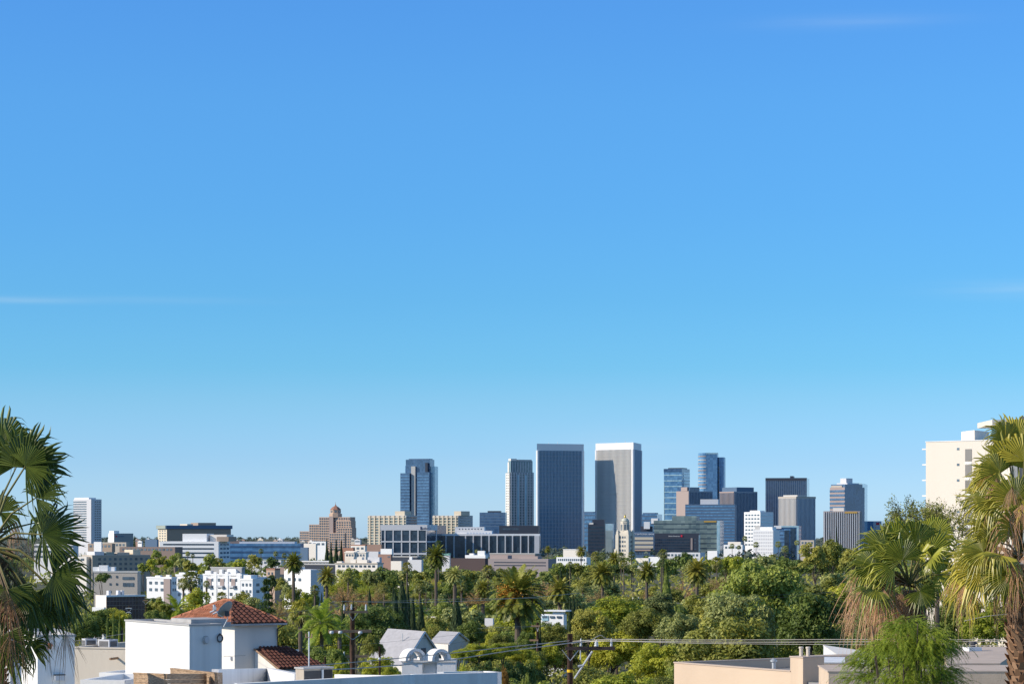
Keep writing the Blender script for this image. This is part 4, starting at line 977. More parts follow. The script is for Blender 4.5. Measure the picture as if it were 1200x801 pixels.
for (px, yt, Y, w, k) in ((345, 689, 640, 30, 'olive'), (366, 690, 660, 30, 'green'), (318, 674, 800, 22, 'dark'), (329, 677, 780, 20, 'olive'), (355, 694, 560, 30, 'lime'), (336, 684, 700, 24, 'greyg'), (790, 700, 420, 50, 'green'), (760, 702, 400, 50, 'lime'), (815, 698, 440, 50, 'olive'), (745, 700, 480, 34, 'green'),
  (450, 665, 1150, 30, 'dark'), (465, 666, 1100, 30, 'greyg'), (480, 666, 1120, 28, 'green'), (436, 667, 1100, 28, 'dark'), (496, 667, 1000, 28, 'olive'), (530, 666, 1250, 24, 'green'), (548, 665, 1300, 26, 'dark'), (442, 708, 360, 40, 'dark'), (512, 716, 330, 40, 'olive')):
    P('leafy', px, yt, Y, w, k)
P('leafy', 650, 752, 300, 44, 'green', label='green tree behind the left end of the long dark crossarm', crown_h=50)
for (px, yt, Y, w, k) in ((176, 650, 1300, 18, 'olive'), (206, 648, 1350, 18, 'green'), (214, 652, 1200, 20, 'greyg'), (150, 646, 1500, 14, 'dark'), (196, 655, 1100, 20, 'lime'), (168, 660, 1000, 18, 'green'), (255, 652, 1300, 20, 'olive'), (320, 653, 1350, 20, 'dark'), (345, 650, 1500, 18, 'greyg')):
    P('leafy', px, yt, Y, w, k)
P('bush', 592, 778, 140, 24, 'autumn', label='orange brown bush at the end of the long white parapet')
P('bush', 614, 785, 142, 22, 'green', label='small green bush right of the orange brown bush')
P('bush', 499, 774, 124, 22, 'olive', label='olive bush growing in front of the arched caps')
P('bush', 541, 772, 128, 26, 'lime', label='yellowish bush right of the arched caps')
P('leafy', 445, 768, 160, 50, 'lime', label='yellow green bushy tree behind the long white parapet', crown_h=44)
P('leafy', 460, 778, 150, 36, 'lime', label='yellow green shrub left of the arched caps', crown_h=40)
P('leafy', 400, 770, 165, 22, 'lime', label='yellow green shrub at the foot of the near utility pole', crown_h=40)
P('leafy', 900, 648, 255, 130, 'green', label='huge mid-green tree with grey clumps behind the sand coloured building', crown_h=150)
P('leafy', 860, 692, 240, 110, 'greyg', label='grey green tree left of the huge mid-green one', crown_h=110)
P('leafy', 950, 690, 235, 100, 'green', label='broad green tree between the huge one and the dry-skirted palm', crown_h=120)
P('leafy', 800, 712, 250, 66, 'greyg', label='silvery willow like tree above the left end of the sand coloured building', crown_h=80)
P('leafy', 722, 697, 290, 90, 'lime', label='wide yellow green tree below the golden green date palm', crown_h=60)
P('leafy', 690, 712, 270, 62, 'olive', label='olive yellow tree right of the white modern house', crown_h=60)
P('leafy', 750, 708, 280, 74, 'olive', label='olive tree left of the silvery willow like tree', crown_h=66)
P('leafy', 775, 692, 320, 50, 'greyg', label='pale grey green tree behind the long pale roof', crown_h=50)
P('leafy', 975, 634, 900, 46, 'olive', label='high olive tree reaching the foot of the white ribbed office')
P('leafy', 955, 636, 850, 40, 'olive', label='brownish olive tree left of the high olive tree')
P('leafy', 1000, 636, 800, 44, 'olive', label='grey olive tree just left of the dry-skirted palm head')
P('conifer', 980.5, 620, 1300, 7, 'cyp', label='dark conifer standing before the white ribbed office'); P('conifer', 973, 624, 1300, 5, 'cyp', label='smaller dark conifer before the white ribbed office')
P('leafy', 118, 712, 250, 60, 'green', label='sunlit green tree mass between the left palm and the white box building', crown_h=54)
P('leafy', 134, 708, 270, 44, 'lime', label='bright green round tree below the dark glass fronted shed', crown_h=50)
P('leafy', 100, 716, 240, 40, 'green', label='green tree right behind the left palm fronds', crown_h=54)
for i, (px, yt) in enumerate(((126, 722), (133, 718), (140, 722), (146, 726))):
    P('cypress', px, yt, 200+i*3, 5, 'green', label='%s slim green column tree behind the two rooftop cooling units' % ['first', 'second', 'third', 'fourth'][i])
P('leafy', 120, 668, 560, 22, 'dark', label='dark rounded tree in front of the plain beige flat')
P('leafy', 178, 655, 1000, 18, 'lime', label='sunlit tree left of the white apartments'); P('leafy', 190, 650, 1050, 18, 'olive', label='bright tree behind the white cube apartments')
P('leafy', 183, 643, 1150, 16, 'green', label='green tree before the red brick building'); P('leafy', 245, 649, 1150, 20, 'green', label='round green tree before the white ribbon windowed office')
P('leafy', 298, 650, 1300, 22, 'olive', label='olive green tree below the long blue glass office'); P('leafy', 280, 655, 1200, 24, 'lime', label='pale green tree behind the grey mansard roof')
P('leafy', 222, 657, 1100, 22, 'olive', label='olive tree mass behind the white terrace row')
for i, (px, yt, Y, w) in enumerate(((190, 700, 330, 30), (232, 690, 380, 40), (248, 700, 350, 40), (285, 694, 370, 30), (296, 700, 350, 30), (180, 712, 300, 34))):
    P('leafy', px, yt, Y, w, ('olive', 'lime', 'dark', 'olive', 'greyg', 'green')[i])

# ------------------------------------------------------------------ the woods between: scattered, kept clear of what the photo shows open
KEEP = [ # px0, px1, lowest row that must stay visible, distance of the thing to keep visible
 (108, 171, 697, 800), (96, 178, 664, 1150), (170, 240, 694, 760), (236, 300, 698, 780), (296, 320, 688, 760), (310, 335, 672, 950), (331, 380, 685, 900),
 (112, 170, 716, 420), (187, 272, 655, 2200), (262, 360, 652, 2300), (380, 404, 655, 1500), (358, 400, 661, 1500), (393, 450, 664, 1250), (425, 500, 661, 1500),
 (440, 632, 651, 2700), (528, 575, 662, 1500), (572, 655, 665, 1450), (650, 694, 657, 1900), (684, 720, 646, 3000), (720, 745, 652, 2500), (735, 767, 648, 2700), (744, 778, 655, 2100),
 (765, 848, 646, 2900), (848, 873, 644, 2750), (870, 915, 646, 2800), (905, 940, 642, 3100), (938, 957, 636, 2900), (330, 357, 690, 560), (370, 397, 692, 520), (496, 526, 690, 600),
 (563, 655, 728, 275), (640, 672, 694, 420), (690, 724, 690, 560), (745, 772, 690, 600), (800, 835, 690, 570), (205, 250, 708, 470), (430, 512, 772, 340), (510, 545, 742, 330), (630, 666, 722, 345),
 (452, 502, 735, 320), (524, 546, 735, 295), (775, 790, 688, 560), (740, 832, 702, 520), (660, 680, 722, 365), (360, 378, 708, 480), (445, 456, 700, 520), (485, 500, 700, 500), (470, 484, 672, 600),
 (404, 412, 690, 600), (565, 580, 690, 560), (834, 846, 686, 800), (296, 336, 700, 330)]
def blocked(px, yt, Y, w):
    for (a, c, yk, Yk) in KEEP:
        if Y < Yk-2 and px+w*.5 > a and px-w*.5 < c and yt < yk: return True
    return False
def scatter(seed, Y0, Y1, n, h0, h1, wm, kinds, x0=60, x1=1100, tries=30, minsep=.55):
    r = random.Random(seed); placed = []
    for i in range(n):
        for t in range(tries):
            Y = lerp(Y0, Y1, r.random()); px = r.uniform(x0, x1); h = r.uniform(h0, h1); wpx = h*r.uniform(*wm)/Y*F
            yt = HOR+(CZ-G(Y)-h)/Y*F
            if blocked(px, yt, Y, wpx): continue
            if any(abs(px-q[0]) < minsep*(wpx+q[1])/2 and abs(Y-q[2]) < h*.9 for q in placed): continue
            kind, key = r.choice(kinds); plant(kind, px, yt, Y, wpx, key); placed.append((px, wpx, Y)); break
MIX = [('leafy', 'olive'), ('leafy', 'green'), ('leafy', 'green'), ('leafy', 'dark'), ('leafy', 'lime'), ('leafy', 'greyg'), ('leafy', 'olive'), ('bare', 'twig')]
scatter(1, 150, 215, 30, 3.5, 6, (1.0, 1.5), [('bush', 'olive'), ('bush', 'green'), ('leafy', 'lime'), ('leafy', 'olive'), ('bare', 'twig'), ('bush', 'greyg'), ('bush', 'lime')], 585, 1000)
scatter(2, 215, 330, 26, 5, 9, (.9, 1.4), [('leafy', 'olive'), ('leafy', 'lime'), ('leafy', 'green'), ('leafy', 'greyg'), ('leafy', 'olive')], 300, 1120)
scatter(3, 330, 520, 56, 6, 11, (1.0, 1.5), MIX, 160, 1060)
scatter(4, 520, 800, 60, 7, 12, (1.0, 1.5), MIX+[('bare', 'twig')], 150, 1030)
scatter(7, 400, 1000, 24, 9, 14, (1.0, 1.4), MIX, 850, 1075, 40)
scatter(5, 800, 1200, 56, 7, 12, (1.1, 1.8), MIX+[('bare', 'twig'), ('fan', 'palm')], 100, 1040)
scatter(6, 1200, 1700, 40, 7, 12, (1.2, 2.0), MIX, 110, 1040)
from collections import Counter; print('TREES', Counter(t[1] for t in TREES))

# far woods: nobody could count the crowns
def woods(name, label, seed, Y0, Y1, n, h0, h1, key, keep=True):
    r = random.Random(seed); b = MB()
    for i in range(n):
        Y = lerp(Y0, Y1, r.random()); px = r.uniform(-150, 1350); h = r.uniform(h0, h1); rad = h*r.uniform(.5, .8); x = X(px, Y)
        yt = HOR+(CZ-G(Y)-h)/Y*F
        if keep and blocked(px, yt, Y, rad*2/Y*F): continue
        c = Vector((x, Y, G(Y)+h*.55)); cv = r.uniform(-.25, .25)
        for k in range(30):
            e = rvec(r); e.z = abs(e.z)*1.0-.25 if e.z < 0 else e.z
            p = c+Vector((e.x*rad, e.y*rad, e.z*h*.45))*r.uniform(.6, 1.05)
            leaf(b, p, (e+rvec(r)*.6).normalized(), rad*r.uniform(.16, .34), r, .6, min(1, max(0, .5+cv+r.uniform(-.3, .3))))
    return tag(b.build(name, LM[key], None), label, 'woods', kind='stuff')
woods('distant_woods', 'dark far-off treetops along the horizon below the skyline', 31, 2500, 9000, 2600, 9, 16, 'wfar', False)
woods('middle_woods', 'treetops between the far low roofs', 32, 1500, 2600, 700, 7, 12, 'green', True)
def undergrowth():
    r = random.Random(77); b = MB(); ph = [(r.uniform(.02, .12), r.uniform(.004, .02), r.uniform(0, 6)) for _ in range(8)]
    for i in range(62000):
        px = r.uniform(-120, 1320); Y = 128*math.exp(r.random()*math.log(1700/128)); x = X(px, Y)
        w = sum(math.sin(x*a+Y*c_*3+p) for a, c_, p in ph)/3.0
        h = max(.3, 1.6+1.3*w)*min(2.2, .8+Y/700); z = G(Y)+h*r.random()**.5
        leaf(b, Vector((x, Y, z)), (rvec(r)*.9+Vector((0, -.2, .8))).normalized(), Y*.0009*r.uniform(.5, 1.5)+.08, r, .6, min(1, max(0, .45+.25*w+r.uniform(-.35, .35))))
    tag(b.build('undergrowth', LM['olive'], None), 'low shrubs and scrub filling the ground between the trees', 'undergrowth', kind='stuff')
undergrowth()
# ------------------------------------------------------------------ near buildings
M['stucco'] = mat('white_stucco', (.80, .79, .77), .9, var=.04, scale=.8, bump=.35, bscale=14, stain=.14)
M['stucco2'] = mat('off_white_stucco', (.70, .67, .62), .9, var=.04, scale=.8, bump=.4, bscale=14, stain=.08)
M['sand'] = mat('sand_stucco', (.64, .50, .37), .9, var=.07, scale=1.2, bump=.6, bscale=22, stain=.10)
M['creamwall'] = mat('cream_stucco', (.62, .55, .46), .9, var=.05, scale=.9, bump=.4, bscale=16, stain=.08)
M['coping'] = mat('grey_coping', (.42, .41, .40), .85, var=.12, scale=2)
M['roofing'] = mat('grey_flat_roofing', (.30, .29, .28), .95, var=.15, scale=1.5, bump=.3)
M['roofwhite'] = mat('white_roof_coating', (.74, .75, .76), .7, var=.06, scale=1.0, stain=.12)
M['tile'] = mat('terracotta_roof_tiles', (.38, .15, .08), .75, var=.38, scale=3.2, objvar=.0, bump=.3)
M['tiledarkshade'] = mat('dark_and_shaded_roof_tiles', (.115, .045, .032), .85, var=.35, scale=4)  # lean-to's dark tiles; on the right hip slope the shade is in this colour
M['shingle'] = mat('pale_grey_shingles', (.42, .41, .42), .9, var=.10, scale=2.2, bump=.3, bscale=9)
M['metal'] = mat('galvanised_metal', (.52, .54, .55), .45, .5, var=.1, scale=2)
M['dish'] = mat('grey_dish_paint', (.36, .37, .35), .55, var=.05)
M['tanmetal'] = mat('tan_painted_metal', (.42, .36, .29), .6, var=.08, scale=2)
M['black'] = mat('black_rubber', (.02, .02, .022), .6)
M['darkgrey'] = mat('dark_grille', (.06, .06, .065), .6)
M['polewood'] = mat('creosoted_pole_wood', (.095, .055, .04), .95, var=.35, scale=3, bump=.6, bscale=8, stain=.3)
M['armwood'] = mat('weathered_crossarm_wood', (.30, .19, .12), .9, var=.25, scale=4)
M['armdark'] = mat('dark_crossarm_wood', (.07, .05, .045), .9, var=.25, scale=4)
M['ceramic'] = mat('grey_insulator_porcelain', (.55, .58, .60), .25, var=.05, spec=.6)
M['wire'] = mat('pale_weathered_cable', (.50, .46, .40), .6)
M['wiredk'] = mat('dark_cable', (.10, .10, .10), .6)
M['yellow'] = mat('yellow_band', (.80, .50, .02), .6)

def planks(name, c):
    m, nt, out = nodes_of(name); N, L = nt.nodes.new, nt.links.new
    p = N('ShaderNodeBsdfPrincipled'); L(p.outputs[0], out.inputs[0]); p.inputs['Roughness'].default_value = .85
    tc = N('ShaderNodeTexCoord'); mp = N('ShaderNodeMapping'); mp.inputs['Scale'].default_value = (1.2, 1.2, 14); L(tc.outputs['Object'], mp.inputs[0])
    n = N('ShaderNodeTexNoise'); n.inputs['Scale'].default_value = 2.5; n.inputs['Detail'].default_value = 8; L(mp.outputs[0], n.inputs[0])
    cr = N('ShaderNodeValToRGB'); L(n.outputs[0], cr.inputs[0])
    cr.color_ramp.elements[0].position = .35; cr.color_ramp.elements[0].color = (c[0]*.45, c[1]*.42, c[2]*.4, 1)
    cr.color_ramp.elements[1].position = .62; cr.color_ramp.elements[1].color = (*c, 1); L(cr.outputs[0], p.inputs['Base Color'])
    return m
M['plank'] = planks('weathered_planks', (.46, .32, .20))

def parapet(b, wall, hpar=.35, t=.2, roof='roofing', cop=None, rootname='roof'):
    """hollow the top: walls as a ring, roof deck below it"""
    A, B, H = b.A, b.B, b.H
    for (x0, x1, y0, y1) in ((-A, 0, 0, t), (-A, 0, B-t, B), (-A, -A+t, t, B-t), (-t, 0, t, B-t)):
        cube('wall', M[wall], b.root, x0, x1, y0, y1, 0, H)
        if cop: cube('coping', M[cop], b.root, x0-.04, x1+.04, y0-.04, y1+.04, H+.002, H+.07)
    cube(rootname, M[roof], b.root, -A+t, -t, t, B-t, 0, H-hpar)

# white box building
b = Bld('white_box_building', 'bright white stucco box building with an oval vent on its shaded side', 'building', 147, 222, 260, 100, 58, 733, None)
parapet(b, 'stucco', .2, .2, 'roofing', 'coping')
bb = MB(); bb.box(-b.A*.46, -b.A*.10, b.B*.25, b.B*1.5, b.H-.1, b.H+.10); bb.box(-b.A*.42, -b.A*.12, b.B*.3, b.B*1.4, b.H+.102, b.H+.24); bb.build('roof_hatch', M['coping'], b.root)
bb = MB(); n = 20
ov = [(.5+.10*math.cos(t), .0+.17*math.sin(t)) for t in [i*2*math.pi/n for i in range(n)]]
zc = b.zl(749.5)
def oval(b, u, zc, ru, rz, m, name, e=.03, depth=.05):
    bb = MB(); n = 20; pts = [(b.B*u+ru*math.cos(t), zc+rz*math.sin(t)) for t in [i*2*math.pi/n for i in range(n)]]
    k = len(bb.v); bb.v += [(e+depth, y, z) for y, z in pts]+[(-.02, y, z) for y, z in pts]
    bb.f.append(tuple(range(k, k+n))); bb.a.append(.5)
    for i in range(n): bb.f.append((k+i, k+n+i, k+n+(i+1) % n, k+(i+1) % n)); bb.a.append(.5)
    return bb.build(name, m, b.root)
oval(b, .49, zc, .13, .17, M['coping'], 'oval_vent', .05); oval(b, .51, zc, .10, .13, M['panel'], 'vent_louvre', .072)
bb = MB(); ys = [(b.B*.92+.12*math.cos(t), b.zl(748)+.15*math.sin(t)) for t in [i*2*math.pi/16 for i in range(17)]]
bb.tube([(.07, y, z) for y, z in ys], .03, 6); bb.tube([(.07, b.B*.92, b.zl(743.8)), (.07, b.B*.92, b.zl(742.4))], .05, 6)
o = bb.build('cable_coil', M['darkgrey'], None); o.location = b.root.location; o.rotation_euler = b.root.rotation_euler; tag(o, 'dark coiled cable hanging on the white wall beside the oval vent', 'cable')
WB = b
# satellite dish
Y = 99; u = Y/F
dc = Vector((X(265, Y), Y, Z(714.5, Y)))
ds = thing('satellite_dish', 'grey satellite dish tilted in front of the tiled roof', 'satellite dish', dc)
nrm = Vector((.45, .62, .45)).normalized(); q = nrm.to_track_quat('Z', 'Y')
bb = MB(); prof = [(.02, 0.0), (.15, .012), (.28, .04), (.38, .075), (.385, .08)]
bb.lathe([(r_, z_) for r_, z_ in prof], 28); 
me = bb.mesh('reflector', M['dish'], True); o = link('reflector', me, ds); o.rotation_mode = 'QUATERNION'
n_ = Vector((-.69, .45, .55)).normalized(); mj = Vector((.62, 0, .78)); mj = (mj-n_*mj.dot(n_)).normalized(); sd_ = n_.cross(mj)
qq = Matrix((mj, sd_, n_)).transposed().to_quaternion(); o.rotation_quaternion = qq; o.scale = (1.05, .95, 1)
bb = MB(); e0 = Vector((0, 0, 0)); bb.tube([(0.04, -.06, -.1), (.06, -.04, -.36), (-.03, -.02, -.55), (-.11, 0, -.68)], .022, 8); bb.build('mast_arm', M['ceramic'], ds)
bb = MB(); bb.box(-.04, .13, -.16, .0, -.24, -.03); bb.build('mount_bracket', M['darkgrey'], ds)
bb = MB(); bb.tube([(-.05, -.25, -.3), (-.30, -.32, -.14), (-.42, -.34, .08)], .013, 6); fa = bb.build('feed_arm', M['ceramic'], ds)
bb = MB(); bb.box(-.50, -.36, -.40, -.28, .04, .15); bb.tube([(-.43, -.34, .13), (-.46, -.34, .24)], .05, 8); bb.tube([(-.62, -.3, -.08), (-.40, -.3, .02)], .035, 8); bb.tube([(-.50, -.3, -.14), (-.28, -.3, -.04)], .035, 8); bb.build('receiver_head', M['panel'], fa)
# hip roofed house
b = Bld('tiled_house', 'cream stucco house under a hipped terracotta tile roof', 'house', 212, 275, 325, 112, 60, 731, M['stucco2'])
A, B, H = b.A, b.B, b.H; ov = .32
c = [(-A-ov, -ov), (ov, -ov), (ov, B+ov), (-A-ov, B+ov)]
za = Z(704, 115)-b.z0; ze = H
ap0 = Vector((-A*.53, B*.45, za)); ap1 = Vector((-A*.42, B*.47, za))
M['soffit'] = mat('brown_eave_timber', (.16, .11, .08), .8)
bb = MB(); bb.box(-A-ov*.8, ov*.8, -ov*.8, B+ov*.8, H-.02, H+.05); bb.build('eave', M['soffit'], b.root)
def tiles(name, e0, e1, r0, r1, m, parent, pitch=.27):
    """barrel tile courses running up a slope between an eave (e0-e1) and a ridge (r0-r1): half-round rows with stepped joints"""
    bb = MB(); e0, e1, r0, r1 = map(Vector, (e0, e1, r0, r1)); n = max(3, int((e1-e0).length/pitch)); nrm = (e1-e0).cross((r0+r1)/2-e0).normalized()
    bb.quad(e0, e1, r1, r0, .2)
    ud = (e1-e0).normalized()
    mid = (r0+r1)/2; up = (mid-e0); up = (up-ud*up.dot(ud)); Ls = up.length; up.normalize()
    def width(t): return (lerp(0, (r0-e0).dot(ud), t), lerp((e1-e0).length, (r1-e0).dot(ud), t))
    steps = int(Ls/.34)
    for i in range(n):
        x = (i+.5)*pitch
        for s in range(steps):
            t0, t1 = s/steps, (s+1)/steps; a0, a1 = width((t0+t1)/2)
            if not (a0 < x < a1): continue
            p0 = e0+ud*x+up*Ls*t0; p1 = e0+ud*x+up*Ls*(t1+.03); rr = pitch*.42
            ring = lambda p, k_, lift: [p+ud*rr*math.cos(a)*k_+nrm*(rr*math.sin(a)*1.0*k_+lift) for a in [j*math.pi/4 for j in range(5)]]
            q0 = ring(p0, 1.05, .03); q1 = ring(p1, .9, .0); v = random.random()
            for j in range(4): bb.quad(q0[j], q0[j+1], q1[j+1], q1[j], v)
            k = len(bb.v); bb.v += [tuple(z) for z in q0]; bb.f.append(tuple(range(k, k+5))); bb.a.append(0.1)
    return bb.build(name, m, parent)
roof = tiles('roof', (c[0][0], c[0][1], ze), (c[1][0], c[1][1], ze), ap0, ap1, M['tile'], b.root)
tiles('roof_slope', (c[1][0], c[1][1], ze), (c[2][0], c[2][1], ze), ap1, ap1+Vector((0, .02, 0)), M['tiledarkshade'], b.root)  # darker tiles here: the shade of this slope is put into the colour
tiles('roof_slope', (c[2][0], c[2][1], ze), (c[3][0], c[3][1], ze), ap1, ap0, M['tile'], b.root)
tiles('roof_slope', (c[3][0], c[3][1], ze), (c[0][0], c[0][1], ze), ap0, ap0+Vector((0, .02, 0)), M['tile'], b.root)
def ridge(p, q, name='ridge_tiles'):
    bb = MB(); p = Vector(p); q = Vector(q); n = max(2, int((q-p).length/.22))
    for i in range(n):
        a = lerp(p, q, i/n); c2 = lerp(p, q, (i+1.08)/n); bb.tube([a, c2], [.085, .07], 8)
    return bb.build(name, M['tile'], roof)
up = Vector((0, 0, .05))
ridge(Vector((c[1][0], c[1][1], ze))+up, ap1+up); ridge(ap0+up, ap1+up); ridge(Vector((c[0][0], c[0][1], ze))+up, ap0+up); ridge(Vector((c[2][0], c[2][1], ze))+up, ap1+up)
bb = MB(); bb.box(-A-ov-.05, ov+.06, -ov-.08, -ov, H-.05, H+.03); bb.box(ov, ov+.08, -ov, B+ov, H-.05, H+.03); gt = bb.build('gutter', M['coping'], b.root)
bb = MB(); bb.tube([(ov+.03, B+ov-.1, H-.03), (.06, B-.03, H-.25), (.06, B-.03, H-2.6)], .035, 6); bb.build('downpipe', M['darkgrey'], gt)
# lower lean-to with dark tiles
e0 = Vector((.05, B*.45, b.zl(760))); e1 = Vector((.05, B*1.25, b.zl(758.5)))
f0 = Vector((2.3, B*.55, b.zl(781))); f1 = Vector((2.3, B*1.7, b.zl(781)))
bb = MB(); bb.hexa([(0.01, B*.47, 0), (2.2, B*.57, 0), (2.2, B*1.6, 0), (0.01, B*1.2, 0), (0.01, B*.47, e0.z-.1), (2.2, B*.57, f0.z-.1), (2.2, B*1.6, f0.z-.1), (0.01, B*1.2, e1.z-.1)]); bb.build('side_wing', M['stucco2'], b.root)
tiles('lean_to_roof', f0, f1, e0, e1, M['tiledarkshade'], b.root, .19)
bb = MB(); bb.tube([e0+Vector((0, 0, -.02)), f0+Vector((0, 0, -.02))], .05, 5); bb.build('verge_board', M['armwood'], b.root)
cube('meter_box', M['panel'], b.root, -A*.02-.30, -A*.02-.12, -.1, .02, b.zl(773), b.zl(769))
low_b = Bld('white_chimney', 'white chimney block behind the dark tiled lean-to roof', 'chimney', 331, 347, 350.5, 118, 10, 761, M['stucco2'], dw=1, depth=.6)

# left lower buildings
def lowb(name, label, x0, xc, x1, yt, Y, th, wall, roof='roofing', cop=None, t=.2, hp=.3, depth=None):
    b = Bld(name, label, 'building', x0, xc, x1, Y, th, yt, None, depth=depth); parapet(b, wall, hp, t, roof, cop); return b
b1 = lowb('cream_building', 'low cream stucco building carrying two cooling units, left of the white box building', 84, 150, 150, 760, 118, 18, 'creamwall', 'roofing', 'creamwall', depth=9)
bb = MB(); bb.tube([(-.55, .1, b1.zl(770.5)), (-.65, -.6, b1.zl(771))], .06, 7); bb.build('log_spout', M['armwood'], b1.root)
def cooling_unit(label, px0, pxc, px1, yt, yb, Y, th=60):
    C = (X(pxc, Y), Y); z0 = Z(yb, Y); H = Z(yt, Y)-z0; t = R(th)
    k = (px0-600)/F; A = (k*Y-C[0])/(-math.cos(t)-k*math.sin(t)); k = (px1-600)/F; B = (k*Y-C[0])/(math.sin(t)-k*math.cos(t))
    r0 = thing('cooling_unit', label, 'air conditioner', (C[0], C[1], z0), -t, 'rooftop cooling units')
    cube('casing', M['panel'], r0, -A, 0, 0, B, .05, H); cube('base', M['coping'], r0, -A-.02, .02, -.02, B+.02, -.3, .05)
    cube('lid', M['panel'], r0, -A-.01, .01, -.01, B+.01, H+.001, H+.025)
    cube('grille', M['darkgrey'], r0, -.02, .012, B*.12, B*.9, .09, H-.05); cube('grille', M['darkgrey'], r0, -A*.9, -A*.1, -.012, .02, .09, H-.05)
    for i in range(5):
        z = lerp(.11, H-.08, i/4); cube('louvre', M['coping'], r0, .0, .02, B*.12, B*.9, z, z+.015); cube('louvre', M['coping'], r0, -A*.9, -A*.1, -.02, .0, z, z+.015)
    b_ = MB(); b_.lathe([(min(A, B)*.38, 0), (min(A, B)*.38, .03)], 16, (-A/2, B/2, H+.026)); b_.build('fan_grille', M['darkgrey'], r0)
cooling_unit('left cooling unit on the low cream building', 96, 100, 113.5, 748.5, 759.5, 121, 60); cooling_unit('right cooling unit on the low cream building', 115, 128, 138, 749.5, 759.5, 120.5, 35)
lowb('white_wing', 'low white wing wall at the foot of the white box building', 116, 149, 149, 788, 106, 20, 'stucco', 'roofwhite', depth=4)
lowb('roof_parapet', 'grey white parapet in the bottom left in front of the cream building', 94, 146, 146, 796.5, 88, 12, 'stucco', 'roofwhite', depth=4)
wb2 = lowb('white_house', 'white house wall half hidden behind the left palm', 44, 87.5, 87.5, 745.5, 76, -17, 'stucco', 'roofwhite', 'coping', depth=5)
cube('wall_box', M['panel'], wb2.root, -.62, -.32, -.16, .0, wb2.zl(796), wb2.zl(790)); cube('box_lid', M['darkgrey'], wb2.root, -.65, -.30, -.18, .0, wb2.zl(789.9), wb2.zl(789))
bb = MB(); bb.lathe([(.05, 0), (.09, .12), (.02, .2)], 10, (-.78, -.10, wb2.zl(759))); bb.build('wall_lamp', M['tile'], wb2.root)
lowb('white_house', 'white house roof edge at the far left behind the palm trunk', -60, 12, 12, 738, 82, 20, 'stucco', 'roofwhite', depth=.8)
# plank walls at the bottom
def plank_box(label, pts, yt, Y0, t=.09):
    """open plank wall along plan points (px, Y); each with its top row"""
    r0 = thing('plank_wall', label, 'fence', (X(pts[0][0], pts[0][1]), pts[0][1], G(Y0)))
    for (pa, Ya, ya), (pb, Yb, yb) in zip(pts, pts[1:]):
        a = Vector((X(pa, Ya), Ya, 0)); c_ = Vector((X(pb, Yb), Yb, 0)); d = (c_-a).normalized(); n_ = Vector((d.y, -d.x, 0))*t/2
        za_, zb_ = Z(ya, Ya), Z(yb, Yb); o_ = Vector((X(pts[0][0], pts[0][1]), pts[0][1], G(Y0)))
        k = 10; hh = .14
        bb = MB()
        for i in range(k):
            za1, za2 = za_-hh*(i+1)+.008, za_-hh*i; zb1, zb2 = zb_-hh*(i+1)+.008, zb_-hh*i
            P8 = [a-n_, c_-n_, c_+n_, a+n_]
            bb.hexa([(p.x-o_.x, p.y-o_.y, (za1 if j in (0, 3) else zb1)-o_.z) for j, p in enumerate(P8)]+[(p.x-o_.x, p.y-o_.y, (za2 if j in (0, 3) else zb2)-o_.z) for j, p in enumerate(P8)])
        bb.build('planks', M['plank'], r0)
        bb = MB(); P8 = [a-n_*1.5, c_-n_*1.5, c_+n_*1.5, a+n_*1.5]
        bb.hexa([(p.x-o_.x, p.y-o_.y, (za_ if j in (0, 3) else zb_)+.002-o_.z) for j, p in enumerate(P8)]+[(p.x-o_.x, p.y-o_.y, (za_ if j in (0, 3) else zb_)+.05-o_.z) for j, p in enumerate(P8)])
        bb.build('cap_board', M['plank'], r0)
        for q_ in (a, c_):
            bb = MB(); bb.box(q_.x-o_.x-.05, q_.x-o_.x+.05, q_.y-o_.y-.05+.1, q_.y-o_.y+.05+.1, -.2, min(za_, zb_)-o_.z-.02); bb.build('post', M['plank'], r0)
plank_box('rear plank wall turning at the corner in front of the white box building', [(201, 88, 783.5), (253, 82, 789), (258.5, 83.2, 789)], 0, 82)
plank_box('front plank box with a shaded side in front of the white box building', [(158, 84, 789), (194, 79, 790.5), (240, 82.5, 790.5)], 0, 79)
# white roofs in the foreground
def wall_run(name, label, pts, t, m, cap=None, base=6.0):
    o_ = Vector((X(pts[0][0], pts[0][1]), pts[0][1], Z(pts[0][2], pts[0][1])-base)); r0 = thing(name, label, 'wall', o_)
    for (pa, Ya, ya), (pb, Yb, yb) in zip(pts, pts[1:]):
        a = Vector((X(pa, Ya), Ya, 0)); c_ = Vector((X(pb, Yb), Yb, 0)); d = (c_-a).normalized(); n_ = Vector((-d.y, d.x, 0))*t
        P8 = [a, c_, c_+n_, a+n_]; bb = MB()
        bb.hexa([(p.x-o_.x, p.y-o_.y, 0) for p in P8]+[(p.x-o_.x, p.y-o_.y, (Z(ya, Ya) if j in (0, 3) else Z(yb, Yb))-o_.z) for j, p in enumerate(P8)])
        bb.build('wall_panel', m, r0)
    return r0
wall_run('roof_parapet', 'long white parapet running along the bottom centre, shaded towards the viewer', [(278, 60, 800.5), (473, 62, 790.2), (486, 64.5, 789.6), (583, 66, 787.3)], .22, M['stucco'])
wall_run('roof_parapet', 'short sunlit white parapet behind the right end of the long white one', [(520, 70, 786.6), (566, 76, 785.6), (580, 73, 786.8)], .2, M['stucco'])
wall_run('roof_parapet', 'white parapet with an inner corner behind the rooftop grill', [(256, 86, 783.5), (313, 92, 782.5), (345, 76, 789)], .25, M['stucco'])
wall_run('roof_parapet', 'short white parapet right of the tan rooftop unit', [(392, 84, 789.5), (470, 70, 791)], .2, M['stucco'])
